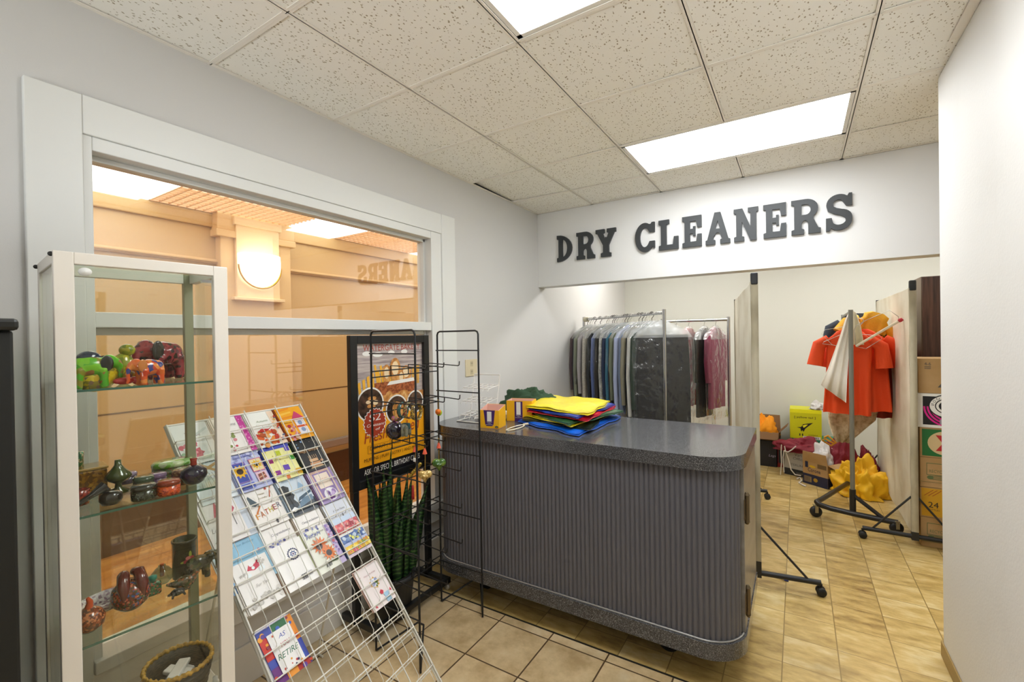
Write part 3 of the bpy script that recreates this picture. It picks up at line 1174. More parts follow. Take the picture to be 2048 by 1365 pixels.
# ================================================================ GLASS DISPLAY CABINET
alu = mat('cabinet_white_metal', 'efe9df', .35, .1)
olive = mat('cabinet_back_post', 'a3a48a', .35, .3)
DZ = 1.785
FL = on(105, 500, 2, DZ)
RZ = -math.radians(6.5)
CW, CD = .385, .30
Mc = T(FL.x, FL.y, 0, RZ)          # local x = depth towards the room (negative = to the wall), local y = along the wall
t = thing('display_cabinet', 'tall white-framed glass display cabinet full of painted ornaments', 'display cabinet', (FL.x, FL.y, 0), RZ)
PW = .038
for nm, x, y, m_ in (('front_post', 0, 0, alu), ('front_post', 0, CW - PW, alu), ('rear_post', -CD + PW * .6, 0, alu), ('rear_post', -CD + PW * .6, CW - PW, olive)):
    wx = PW * .6
    MB(Mc).box((x - wx, y, .0), (x, y + (PW if x == 0 else PW * .7), DZ)).build(nm, m_, t, bevel=.002)
for z0, z1 in ((DZ - .03, DZ), (.395, .43)):
    for a, b_ in (((-.022, PW), (0, CW - PW)), ((-CD, PW), (-CD + .022, CW - PW)), ((-CD + .022, 0), (-.022, .022)), ((-CD + .022, CW - .022), (-.022, CW))):
        MB(Mc).box((*a, z0), (*b_, z1)).build('rail', alu, t, bevel=.002)
bs_ = MB(Mc)
bs_.box((-CD + .004, .004, .41), (-.004, CW - .004, .4305))
bs_.build('bottom_board', mat('cabinet_base', 'cfc8b4', .5), t)
MB(Mc).box((-CD + .004, .004, .03), (-.004, CW - .004, .395)).build('lower_cupboard', alu, t, bevel=.002)
tg = glassmat('cabinet_glass', (.97, .98, .955), 1.5, 0, .75)
sg = glassmat('shelf_glass', (.90, .96, .92), 1.5, 0, .9)
MB(Mc).box((-CD + .01, .01, DZ - .012), (-.01, CW - .01, DZ - .006)).build('top_glass', sg, t)
dr = MB(Mc).box((-.012, PW + .002, .435), (-.007, CW - PW - .002, DZ - .033)).build('glass_door', tg, t)
hw_ = MB(Mc)
hw_.lathe([(0, 0), (.013, 0), (.013, .008), (0, .010)], 0, 20, frame((-.005, PW + .02, DZ - .048), (0, 1, 0), (0, 0, 1)) @ Matrix.Diagonal((1, .8, 1, 1)))
hw_.build('door_knob', mat('white_plastic', 'e8e8e4', .4), dr)
hw_ = MB(Mc)
hw_.box((-.016, CW - PW - .03, DZ - .052), (-.002, CW - PW - .004, DZ - .044))
hw_.build('door_hinge', mat('chrome', 'c9c9c9', .15, 1), dr)
for y in (.004, CW - .007):
    MB(Mc).box((-CD + .025, y, .435), (-.025, y + .004, DZ - .03)).build('side_glass', tg, t)
MB(Mc).box((-CD + .006, PW, .435), (-CD + .010, CW - PW, DZ - .03)).build('rear_glass', tg, t)
for x, y in ((-.003, 0), (-CD + .005, 0)):
    q = MB(Mc)
    q.ell((x - .01, -.002, DZ - .008), .006)
    q.build('corner_screw', mat('screw_dark', '3a3a3a', .4, .6), t)
SH = []
for px_, py_ in ((295, 772), (300, 1008), (337, 1236)):
    p = on(px_, py_, 0, FL.x + .025)
    SH.append(p.z)
for z in SH:
    q = MB(Mc)
    q.box((-CD + .012, .012, z - .006), (-.022, CW - .012, z))
    sh = q.build('glass_shelf', sg, t)
    MB(Mc).box((-.022, .012, z - .006), (-.0205, CW - .012, z)).build('polished_edge', mat('glass_edge', '3f6a5c', .2, coat=.5), sh)


def cab(px_, py_, z):
    """point on the shelf plane z seen at a photo pixel, kept inside the cabinet"""
    p = on(px_, py_, 2, z)
    q = Mc.inverted() @ p
    q.x = min(max(q.x, -CD + .05), -.045)
    q.y = min(max(q.y, .04), CW - .04)
    return Mc @ q


def cyaw(a):
    return RZ + a


def pat(name, cols, sc_=60, rough=.2):
    n = len(cols)
    return mat(name, cols[0], rough, var=[(i / n, c) for i, c in enumerate(cols)], vs=sc_ * 2.6, vor=True, const=True, coat=.6)


def elephant(o, rz, h, m, label, m2=None, group=None, extra=None):
    mb = MB(T(o[0], o[1], o[2], rz, s=h))
    mb.ell((0, 0, .62), (.43, .27, .30))
    mb.ell((-.22, 0, .60), (.24, .25, .29))
    mb.ell((.42, 0, .74), (.21, .19, .22))
    mb.tube([(.55, 0, .78), (.66, 0, .62), (.68, 0, .40), (.66, 0, .20), (.72, 0, .08)], [.12, .09, .07, .06, .05])
    for sx, sy in ((.25, .15), (.25, -.15), (-.27, .15), (-.27, -.15)):
        mb.tube([(sx, sy, .55), (sx * 1.05, sy, .3), (sx * 1.1, sy, .0)], [.14, .11, .115], 0, 12)
    for s_ in (1, -1):
        mb.ell((.34, s_ * .21, .70), (.13, .045, .2))
    mb.tube([(-.45, 0, .62), (-.5, 0, .45), (-.49, 0, .28)], [.035, .025, .03])
    if extra is None and m2 is None:
        ob = mb.build('elephant_figurine', m, remesh=h * .035)
        return tag(ob, label, 'figurine', group)
    t = thing('elephant_figurine', label, 'figurine', o, rz, group)
    mb.build('body', m, t, remesh=h * .035)
    for s_ in (1, -1):
        e = MB(T(o[0], o[1], o[2], rz, s=h))
        e.ell((.33, s_ * .235, .70), (.15, .03, .23), 0)
        e.build('ear', m2, t)
    return t


z1, z2, z3 = SH
p = cab(182, 776, z1)
elephant((p.x, p.y, z1), cyaw(PI / 2), .092, pat('lime_elephant', ['59b31a', '7cc61e', '8f8a22', 'a06a2a', '4fae10'], 26), 'lime green patterned elephant figurine on the top glass shelf', mat('black_ear', '1b1c1a', .15, coat=.6))
p = cab(284, 752, z1)
elephant((p.x, p.y, z1), cyaw(-PI / 2 + .5), .135, pat('crimson_elephant', ['5a1420', '7e1c2c', '93303c', 'a23b41', '2a1512', '8a2330'], 34), 'large crimson and black elephant figurine on the top glass shelf', mat('dark_ear', '241d18', .15, coat=.6))
p = cab(305, 770, z1)
elephant((p.x, p.y, z1), cyaw(-PI / 2 + .25), .078, pat('orange_elephant', ['e0561a', 'd9641f', '3a3f86', 'e88a3a', 'c83a16', 'e06a20'], 30), 'small orange patterned elephant figurine in front of the crimson elephant', mat('orange_ear', 'c9772f', .2, coat=.6))
# parrot figurines leaning on each other
p = cab(232, 772, z1)
tp = thing('bird_figurine', 'yellow and blue painted bird figurine between the elephants', 'figurine', (p.x, p.y, z1), cyaw(0))
q = MB(T(p.x, p.y, z1, cyaw(0)))
q.ell((0, -.02, .04), (.026, .045, .036), 0, T(0, 0, 0, 0, .5))
q.tube([(0, .02, .03), (0, .07, .008)], [.018, .008])
q.build('body', pat('bird_yellow', ['e3c416', 'd9b20f', '9a8a2a', '8b6b4d', 'e8d030'], 40), tp)
q = MB(T(p.x, p.y, z1, cyaw(0)))
q.ell((0, -.055, .075), (.02, .028, .024))
q.build('head', mat('bird_blue', '14233f', .15, coat=.6), tp)
q = MB(T(p.x, p.y, z1, cyaw(0)))
q.ell((.026, .035, .03), (.012, .024, .011), 0, T(0, 0, 0, 0, -.5))
q.ell((.03, .012, .014), (.012, .025, .010))
q.build('wing', mat('bird_red', 'c01a22', .2, coat=.6), tp)
p = cab(255, 768, z1)
q = MB(T(p.x - .03, p.y, z1, cyaw(0)))
q.ell((0, 0, .045), (.022, .03, .045))
q.ell((0, .01, .098), (.017, .02, .018))
q.tube([(0, -.02, .03), (0, -.05, .006)], [.014, .006])
tag(q.build('bird_figurine', pat('bird_green', ['8f9a14', 'b0a81c', '6f7f12'], 40)), 'olive green bird figurine behind the yellow bird on the top glass shelf', 'figurine')
p = Mc @ V((-.17, .088, 0))
q = MB(T(p.x, p.y, z1, cyaw(0)))
q.lathe([(.018, .0), (.03, .006), (.058, .028), (.072, .045), (.069, .046), (.05, .026), (.02, .008), (0, .008)], 0, 24, sx=1.25, caps=False)
tag(q.build('leaf_bowl', mat('brass_bowl', 'b08a1d', .3, .4)), 'shallow brass-yellow bowl at the left end of the top glass shelf', 'bowl')

# --- middle shelf
def roundbox(px_, py_, r, h, cols, label, lid, sx=1.0, sc_=90, back=0):
    r *= .75
    p = cab(px_, py_, z2)
    t = thing('trinket_box', label, 'trinket box', (p.x - back, p.y, z2), cyaw(0))
    M_ = T(p.x - back, p.y, z2, cyaw(0))
    MB(M_).lathe([(0, 0), (r * .96, 0), (r, h * .08), (r, h * .66), (0, h * .66)], 0, 28, sx=1, sy=sx).build('box_body', pat('tb_' + label[:26], cols, sc_), t)
    MB(M_).lathe([(0, h * .66), (r * 1.03, h * .66), (r * 1.03, h * .86), (r * .9, h * .98), (0, h)], 0, 28, sx=1, sy=sx).build('lid', lid, t)
    return t


bl = mat('lid_black', '1d1a1c', .2, coat=.5)
roundbox(342, 945, .062, .05, ['3c5a1c', '5a3a1e', '284a14', '6b4a2a'], 'large oval green lidded box at the back of the middle glass shelf', pat('lid_green', ['6fae28', '86b06a', 'c2d0a0', '4f8a1e', '9fc27a'], 26), 1.25, 60, .03)
roundbox(375, 968, .038, .046, ['5a3320', '7a4a30', '402418'], 'brown wicker-patterned round box beside the dark vase', pat('lid_brown', ['8a5a40', 'a07a5a', '6a3a2a'], 60), 1.15, 140, .02)
roundbox(258, 965, .034, .034, ['3a2a3c', '4a3a50'], 'mauve lidded round box behind the green oil lamp', mat('lid_mauve', '8f7aa0', .2, coat=.5), 1, 90, .045)
roundbox(296, 985, .034, .044, ['1c2c1a', '24381f', '16200f'], 'dark green round box behind the black box', mat('lid_dkgreen', '33472f', .2, coat=.5), 1, 90, .03)
roundbox(322, 975, .034, .04, ['4a3050', '6a4a70'], 'violet lidded round box between green and orange boxes', mat('lid_violet', '7a5a86', .2, coat=.5), 1, 90, .03)
roundbox(338, 988, .036, .042, ['c8401a', 'e0601e', '8a2410', 'd04a18'], 'orange red painted round box on the middle glass shelf', mat('lid_orange', '8c3018', .2, coat=.5), 1.05, 110)
roundbox(288, 998, .036, .042, ['22261c', '2c3020', '3c4430', '1a1c14'], 'black speckled round box at the front of the middle glass shelf', mat('lid_blk', '2b2d2c', .15, coat=.6), 1.1, 130)
# green lamp shaped ornament
p = cab(237, 985, z2)
q = MB(T(p.x, p.y, z2, cyaw(0)) @ Matrix.Diagonal((.76, .76, .9, 1)))
q.lathe([(0, 0), (.035, 0), (.034, .006), (.012, .016), (.010, .03), (.03, .04), (.043, .052), (.04, .062), (.022, .078), (.011, .092), (.010, .108), (0, .108)], 0, 28)
tag(q.build('oil_lamp', mat('green_glaze', '3d4a17', .15, coat=.7)), 'olive green glazed oil lamp with conical lid', 'ornament')
p = cab(222, 1008, z2)
t = thing('tobacco_pipe', 'black glossy pipe-shaped ornament lying at the shelf front', 'ornament', (p.x, p.y, z2), cyaw(0))
pm = mat('black_glaze', '1d1a1b', .12, coat=.7)
q = MB(T(p.x, p.y, z2, cyaw(0)))
q.lathe([(0, 0), (.020, 0), (.026, .012), (.025, .028), (.014, .036), (0, .036)], 0, 20)
q.build('bowl', pm, t)
q = MB(T(p.x, p.y, z2, cyaw(0)))
q.tube([(.0, -.012, .052), (.008, -.04, .036), (.012, -.085, .012)], [.016, .008, .006])
q.build('stem', pm, t)
p = cab(388, 968, z2)
t = thing('bottle_vase', 'small dark blue round vase with a red neck on the middle shelf', 'vase', (p.x, p.y, z2), cyaw(0))
MB(T(p.x, p.y, z2, cyaw(0))).lathe([(0, 0), (.016, 0), (.028, .008), (.037, .028), (.034, .044), (.018, .056), (.009, .060), (0, .06)], 0, 28).build('body', mat('indigo_glaze', '1d1836', .18, coat=.7, var=[(.35, '14112a'), (.6, '2a2148')], vs=60), t)
MB(T(p.x, p.y, z2, cyaw(0))).lathe([(.009, .058), (.008, .07), (.010, .080), (0, .08)], 0, 16).build('neck', mat('red_neck', 'b03018', .25), t)
p = cab(180, 990, z2)
t = thing('amber_box', 'square amber glass box at the left of the middle shelf', 'box', (p.x - .03, p.y, z2), cyaw(0))
q = MB(T(p.x - .03, p.y, z2, cyaw(0)))
q.box((-.04, -.042, .012), (.04, .042, .072))
q.box((-.046, -.048, 0), (.046, .048, .012))
q.build('casket', pat('amber', ['8a5a14', 'a06e1a', '6a4410', 'b5852a'], 55, .12), t, bevel=.004)
MB(T(p.x - .03, p.y, z2, cyaw(0))).box((-.043, -.045, .072), (.043, .045, .08)).build('lid', mat('amber_lid', 'a88238', .15, coat=.6), t, bevel=.003)
q = MB(T(p.x - .05, p.y - .02, z2 + .0802, cyaw(0)))
q.lathe([(0, 0), (.02, 0), (.02, .032), (.021, .033), (.021, .043), (0, .045)], 0, 20)
tag(q.build('green_tin', pat('green_tin', ['1c7a52', '2a8a60', 'c9c6a0', '14603e'], 90)), 'small green tin standing on the amber box', 'tin')
p = cab(165, 1008, z2)
q = MB(T(p.x, p.y - .008, z2, cyaw(0)))
q.lathe([(0, 0), (.022, 0), (.024, .04), (.021, .041), (.019, .004), (0, .004)], 0, 20, caps=False)
tag(q.build('red_cup', pat('red_cup', ['8a2018', 'a83a20', '6a1410'], 90)), 'dark red patterned cup in front of the amber box', 'cup')

# --- lower shelf
p = cab(378, 1150, z3)
t = thing('pen_holder', 'tall black cylindrical pen holder with a painted flower', 'pen holder', (p.x, p.y - .012, z3), cyaw(0))
MB(T(p.x, p.y - .012, z3, cyaw(0))).lathe([(0, 0), (.031, 0), (.034, .004), (.034, .118), (.036, .120), (.036, .126), (.031, .126), (.03, .008), (0, .008)], 0, 28, caps=False).build('cup', mat('lacquer_black', '23261b', .25, var=[(.4, '1d2016'), (.7, '34381f')], vs=30, coat=.4), t)
q = MB(T(p.x, p.y - .012, z3, cyaw(0)) @ frame((.0365, .004, .06), (0, 1, 0), (0, 0, 1)))
for k in range(6):
    q.disc(.011 * math.cos(k), .013 * math.sin(k), .007, .006, 0 if k % 2 else 1, .0008 + .0002 * k)
q.disc(-.014, .002, .012, .004, 2)
q.disc(.002, .022, .004, .012, 2)
q.build('painted_flower', [mat('fl_red', 'a83240', .4), mat('fl_pink', 'd47a72', .4), mat('fl_leaf', '97a03c', .4)], t)
p = cab(402, 1155, z3)
elephant((p.x, p.y, z3), cyaw(PI / 2), .082, pat('black_elephant', ['1c1f12', '2a2e16', '3c4420', '16180f', '5a4a26'], 34), 'black and green elephant figurine beside the pen holder')


def bird(px_, py_, s_, m_, label, yaw, mh=None):
    p = cab(px_, py_, z3)
    q = MB(T(p.x, p.y, z3, cyaw(yaw), s=s_))
    q.ell((0, 0, .42), (.55, .36, .40))
    q.ell((.55, 0, .78), (.2, .18, .2))
    q.tube([(.36, 0, .5), (.55, 0, .75)], [.28, .16])
    q.tube([(.7, 0, .78), (.86, 0, .72)], [.07, .015])
    q.tube([(-.4, 0, .45), (-.95, 0, .62)], [.25, .07])
    q.lathe([(0, 0), (.3, 0), (.24, .08), (0, .12)], 0, 16)
    o = q.build('bird_figurine', m_, remesh=s_ * .05)
    return tag(o, label, 'figurine')


bird(370, 1178, .052, pat('brown_bird', ['4a3a20', '5e4a28', '38401e', '9a5a34', '2e2a18'], 60), 'brown and green painted bird figurine at the right of the lower shelf', PI / 2)
p = cab(352, 1190, z3)
q = MB(T(p.x + .01, p.y, z3, cyaw(0), s=.032))
q.ell((0, 0, .35), (.42, .6, .34))
q.ell((0, -.62, .3), (.14, .2, .13))
for a, b_ in ((.3, .4), (-.3, .4), (.3, -.4), (-.3, -.4)):
    q.tube([(a, b_, .3), (a * 1.5, b_ * 1.3, .0)], [.13, .1])
tag(q.build('turtle_figurine', mat('turtle_black', '16191a', .15, coat=.6), remesh=.0016), 'tiny black turtle figurine at the front of the lower shelf', 'figurine')
p = cab(330, 1168, z3)
t = thing('perfume_bottle', 'round clear glass bottle with an orange dropper on the lower shelf', 'bottle', (p.x - .02, p.y, z3), cyaw(0))
MB(T(p.x - .02, p.y, z3, cyaw(0))).lathe([(0, 0), (.022, 0), (.03, .012), (.03, .03), (.018, .046), (.010, .05), (.010, .056), (0, .056)], 0, 20).build('flask', glassmat('blue_glass', (.55, .68, .68), 1.5, .02, 1.6), t)
MB(T(p.x - .02, p.y, z3, cyaw(0))).tube([(0, 0, .02), (0, 0, .06)], .006).build('dropper', mat('dropper_orange', 'd8641c', .3), t)
p = cab(306, 1190, z3)
t = thing('scent_bottle', 'small green painted bottle with a turquoise cap', 'bottle', (p.x, p.y, z3), cyaw(0))
MB(T(p.x, p.y, z3, cyaw(0))).box((-.016, -.02, 0), (.016, .02, .042)).build('flask', pat('green_painted', ['2e5a3a', '3a6a46', 'b05a44', '24462e', '3f7a54'], 110), t, bevel=.008, seg=3)
MB(T(p.x, p.y, z3, cyaw(0))).lathe([(.008, .04), (.008, .046), (.011, .048), (.011, .058), (0, .06)], 0, 14).build('cap', mat('turquoise_cap', '128a78', .3), t)
p = cab(262, 1215, z3)
t = thing('swan_pot', 'dark red floral pot shaped like two nestling birds on the lower shelf', 'ornament', (p.x, p.y, z3), cyaw(0))
MB(T(p.x, p.y, z3, cyaw(0)) @ Matrix.Diagonal((.82, .82, 1.15, 1))).lathe([(0, 0), (.03, 0), (.05, .014), (.058, .034), (.052, .054), (.034, .068), (0, .072)], 0, 28).build('pot', pat('floral_pot', ['6a1a16', '8a2a1e', '3c4a1e', 'c2503a', '4a1412', 'd07a5a', '34508a', '5a3014'], 75), t)
q = MB(T(p.x, p.y, z3, cyaw(0)))
for s_ in (-1, 1):
    q.tube([(.034, s_ * .020, .04), (.032, s_ * .022, .074), (.012, s_ * .018, .104), (-.012, s_ * .012, .098)], [.008, .016, .015, .012], 0, 10)
q.build('bird_necks', mat('oxblood', '5e0f14', .12, coat=.8), t)
p = cab(220, 1225, z3)
q = MB(T(p.x - .03, p.y, z3, cyaw(.3)))
q.lathe([(0, 0), (.02, 0), (.04, .012), (.052, .034), (.049, .036), (.034, .014), (0, .008)], 0, 24, sy=1.5, caps=False)
tag(q.build('trinket_dish', pat('mauve_dish', ['b7a9ae', '8a6a80', 'd4cac8', '6a4a60', 'c0b4b4'], 60)), 'white and mauve marbled dish behind the floral pot', 'dish')
p = cab(178, 1262, z3)
t = thing('fruit_pot', 'orange red pear-shaped pot at the left front of the lower shelf', 'ornament', (p.x, p.y, z3), cyaw(0))
MB(T(p.x, p.y, z3, cyaw(0)) @ Matrix.Diagonal((.85, .85, 1.0, 1))).lathe([(0, 0), (.02, 0), (.038, .014), (.042, .034), (.032, .052), (.014, .062), (0, .064)], 0, 24).build('pot', pat('copper_pot', ['8a3a1a', 'b0562a', '6a2a14', 'd08050', '5a2a16'], 80), t)
MB(T(p.x, p.y, z3, cyaw(0))).tube([(0, 0, .06), (0, .003, .078), (0, -.002, .09)], [.01, .007, .004]).build('stalk', mat('stalk_orange', 'c84a16', .3), t)

# --- cabinet bottom: basket and cardboard box
BZ = .431
bx = Mc @ V((-.14, .275, 0))
t = thing('wicker_basket', 'round dark wicker basket holding white packets on the cabinet floor', 'basket', (bx.x, bx.y, BZ), RZ)
bm_ = mat('wicker_dark', '2a241c', .55, var=[(.4, '1d1914'), (.6, '4a4030')], vs=70, stretch=(1, 1, 5))
q = MB(T(bx.x, bx.y, BZ, RZ) @ Matrix.Diagonal((1, 1, 1.3, 1)))
loops = []
for r, z in ((.0, .003), (.055, 0), (.062, .004), (.072, .03), (.082, .06), (.088, .09), (.083, .09), (.077, .06), (.066, .03), (.05, .008), (0, .007)):
    loops.append([(r * math.cos(2 * PI * k / 48) * (1 + (.012 if k % 2 else -.012)), r * math.sin(2 * PI * k / 48) * (1 + (.012 if k % 2 else -.012)), z) for k in range(48)])
q.loft(loops, 0, False)
for z in (.015, .03, .045, .06, .075):
    r = .064 + .026 * z / .09
    q.tube([(r * math.cos(2 * PI * k / 48) * (1 + .014 * math.sin(k * PI)), r * math.sin(2 * PI * k / 48), z) for k in range(48)], .004, 0, 6, True)
q.build('basket_bowl', bm_, t)
q = MB(T(bx.x, bx.y, BZ, RZ) @ Matrix.Diagonal((1, 1, 1.3, 1)))
q.tube([((.0875 + .0025 * math.sin(k * 2.4)) * math.cos(2 * PI * k / 80), (.0875 + .0025 * math.sin(k * 2.4)) * math.sin(2 * PI * k / 80), .092 + .002 * math.cos(k * 2.4)) for k in range(80)], .0055, 0, 6, True)
q.build('rim', mat('wicker_gold', 'b88a2c', .45, var=[(.4, '96701e'), (.6, 'c99c3c')], vs=90), t)
wpk = mat('packet_white', 'dcd8d2', .4, bump=.1, bs=40)
for i, (dx, dy, a, tx) in enumerate(((.015, -.02, .4, .12), (-.02, .02, 1.3, -.1), (.02, .035, 2.2, .15), (-.03, -.03, .9, .05))):
    q = MB(T(bx.x, bx.y, BZ + .066 + .008 * i, RZ + a) @ Matrix.Rotation(tx, 4, 'X'))
    q.box((-.017, -.042, 0), (.017, .042, .013))
    o = q.build('white_packet', wpk, bevel=.004)
    tag(o, 'small white packet lying in the wicker basket', 'packet', 'packets in the basket')
heap('tissue_wrap', (bx.x - .015, bx.y, BZ + .01), .055, .06, .062, 3.3, mat('grey_tissue', 'a9a49a', .7, bump=.2, bs=50), 'crumpled grey tissue lining the wicker basket', 'paper', fold=.5)
b2 = Mc @ V((-.10, .10, 0))
t = thing('cardboard_box', 'small open brown cardboard box beside the wicker basket', 'box', (b2.x, b2.y, BZ), RZ)
card = mat('cardboard', 'a8845a', .75, var=[(.3, '9c7850'), (.7, 'b08c62')], vs=6)


def carton(mb, w, d, h, th=.004, mi=0, inner=0):
    mb.box((-w / 2, -d / 2, 0), (w / 2, d / 2, th), inner)
    mb.box((-w / 2, -d / 2, 0), (w / 2, -d / 2 + th, h), mi)
    mb.box((-w / 2, d / 2 - th, 0), (w / 2, d / 2, h), mi)
    mb.box((-w / 2, -d / 2, 0), (-w / 2 + th, d / 2, h), mi)
    mb.box((w / 2 - th, -d / 2, 0), (w / 2, d / 2, h), mi)
    return mb


carton(MB(T(b2.x, b2.y, BZ, RZ)), .13, .12, .075, .003).build('carton', card, t)
q = MB(T(b2.x, b2.y, BZ, RZ))
q.add([(-.065, .06, .075), (.065, .06, .075), (.065, .085, .10), (-.065, .085, .10)], [(0, 1, 2, 3)])
q.build('flap', card, t, solid=.003)
b3 = Mc @ V((-.05, .355, 0))
t = thing('plastic_bottle', 'tiny white plastic bottle at the right of the wicker basket', 'bottle', (b3.x, b3.y - .01, BZ))
q = MB(T(b3.x, b3.y - .01, BZ))
q.lathe([(0, 0), (.011, 0), (.011, .05), (.006, .06), (0, .06)], 0, 16)
q.build('bottle_body', wpk, t)
MB(T(b3.x, b3.y - .01, BZ)).lathe([(.007, .06), (.007, .072), (0, .073)], 0, 12).build('cap', mat('white_plastic', 'e8e8e4', .4), t)

# tall black cabinet at the left edge of the photo
t = thing('black_cabinet', 'tall matt black cabinet at the far left beside the glass display cabinet', 'cabinet', (-1.78, -.12, 0))
bkm = mat('matt_black', '141614', .55, bump=.03, bs=150)
MB().box((-2.08, -.5, .0), (-1.5, .268, 1.585)).build('body', bkm, t, bevel=.006)
MB().box((-2.09, -.51, 1.585), (-1.485, .275, 1.612)).build('top', mat('black_lid', '1b1c1a', .4), t, bevel=.008)
q = MB(frame((-1.4995, .02, .9), (0, 1, 0), (0, 0, 1)))
q.box((-.012, -.10, 0), (.012, .10, .02))
q.build('handle', mat('dark_handle', '2c2d2b', .35), t, bevel=.004)

# ================================================================ GREETING-CARD RACK
th = math.radians(5.9)
U = V((-math.sin(th), math.cos(th), 0))
BRp = on(882, 1372, 2, .10)
r_ = RW @ V((597 - 1024, -(811 - 682.5), -FPX))
TR = CAM + r_ * (((BRp - CAM).dot(U)) / r_.dot(U))
UP = (TR - BRp).normalized()
NR = U.cross(UP)
if NR.x < 0:
    NR = -NR
CWD = .1475
NC = 4
SL = (TR.z - .006) / UP.z         # slope length down to the floor


def rk(a, s, n=0):
    """a: distance left of the right rail, s: distance down the slope, n: out of the rack plane"""
    return TR - U * a - UP * s + NR * n


wire = mat('rack_white_wire', 'dedcd2', .35, .1)
t = thing('card_rack', 'white wire greeting-card rack leaning back toward the window', 'rack', tuple(rk(2 * CWD, SL)), 0)
for a in (0, NC * CWD):
    q = MB()
    q.rod(rk(a, 0), rk(a, SL - .002), .0055)
    q.rod(rk(a, 0, .012), rk(a, SL - .06, .012), .0035)
    q.tube([rk(a, SL - .06, .012), rk(a, SL - .01, 0)], .0035)
    q.build('side_rail', wire, t)
for s_ in (0, SL - .02):
    MB().rod(rk(0, s_), rk(NC * CWD, s_), .0045).build('cross_bar', wire, t)
for c in (1, 2, 3):
    q = MB()
    q.rod(rk(c * CWD, 0, .030), rk(c * CWD, SL - .04, .030), .0026)
    q.build('divider', wire, t)
NB = 16
for k in range(NB):
    s = .085 + .0822 * k
    if s > SL - .12:
        break
    q = MB()
    q.rod(rk(.014, s, .03), rk(NC * CWD, s, .03), .0026)
    q.rod(rk(0, s + .098, 0), rk(NC * CWD, s + .098, 0), .0022)
    for a in (0, NC * CWD):
        q.tube([rk(max(a, .014), s, .03), rk(a, s + .006, 0)], .0026, 0, 6)
    for c in range(NC):
        for f in (.30, .68):
            a = (c + f) * CWD
            q.tube([rk(a, s, .03), rk(a, s + .07, .030), rk(a, s + .098, .0)], .0014, 0, 5)
    q.build('wire_pocket', wire, t)
for a in (.012, NC * CWD - .012):
    q = MB()
    p0 = rk(a, .55, -.004)
    q.tube([p0, V((-2.02, p0.y, .005))], .005)
    q.tube([V((-2.02, p0.y, .005)), V((-1.98, p0.y, .005))], .005)
    q.build('rear_leg', wire, t)
q = MB()
q.rod(V((-2.02, rk(.012, .55).y, .006)), V((-2.02, rk(NC * CWD - .012, .55).y, .006)), .004)
q.build('rear_bar', wire, t)

KW, KH = .132, .180
CM = {}


def cm(c):
    if c not in CM:
        CM[c] = mat('print_' + c, c, .35)
    return CM[c]


class Card:
    def __init__(s, col, row_s, bg, lift=.008, dx=0, tilt=0):
        a = (col + .5) * CWD + dx
        o = rk(a, row_s + KH, lift + .007)
        up = UP * math.cos(.06) - NR * math.sin(.06)
        s.F = frame(o, U, up) @ Matrix.Rotation(tilt, 4, 'Z')
        s.mb = MB(s.F)
        s.ms = [cm(bg)]
        s.z = .0009
        s.mb.box((-KW / 2, 0, -.0016), (KW / 2, KH, 0), 0)

    def i(s, c):
        m = cm(c)
        if m not in s.ms:
            s.ms.append(m)
        s.z += .00009
        return s.ms.index(m)

    # all coordinates below are fractions of the card
    def R(s, c, x0, y0, x1, y1):
        k = s.i(c)
        s.mb.rect((x0 - .5) * KW, y0 * KH, (x1 - .5) * KW, y1 * KH, k, s.z)
        return s

    def D(s, c, x, y, r, ry=None):
        k = s.i(c)
        s.mb.disc((x - .5) * KW, y * KH, r * KW, (ry or r) * KW, k, s.z)
        return s

    def S(s, c, x, y, r0, r1, n, a=0):
        k = s.i(c)
        s.mb.star((x - .5) * KW, y * KH, r0 * KW, r1 * KW, n, k, s.z, a0=a)
        return s

    def P(s, c, pts):
        k = s.i(c)
        s.mb.poly([((x - .5) * KW, y * KH, s.z) for x, y in pts], k)
        return s

    def T(s, c, tx, x, y, w, h, shear=.25, rot=0):
        k = s.i(c)
        s.mb.text(tx, (x - .5) * KW, y * KH, w * KW, h * KH, k, s.z, shear=shear, rot=rot)
        return s

    def sp(s, c, n, x0, y0, x1, y1, r, seed=1):
        rn = random.Random(seed)
        for q in range(n):
            cc = c if isinstance(c, str) else c[q % len(c)]
            s.D(cc, x0 + (x1 - x0) * rn.random(), y0 + (y1 - y0) * rn.random(), r * (.6 + .8 * rn.random()))
        return s

    def done(s, label, back=2, short=None, edge='e9e6df'):
        o = s.mb.build('greeting_card', s.ms)
        tag(o, label, 'greeting card', 'front cards in the wire rack')
        for b_ in range(back):
            q = MB(s.F @ T(-.004 * (b_ + 1) , .003 * (b_ + 1), -.0045 * (b_ + 1)))
            q.box((-KW / 2, 0, -.0016), (KW / 2, KH, 0), 0)
            o = q.build('greeting_card', cm(edge))
            tag(o, 'greeting card tucked right behind the ' + short, 'greeting card', 'cards behind the ' + short)


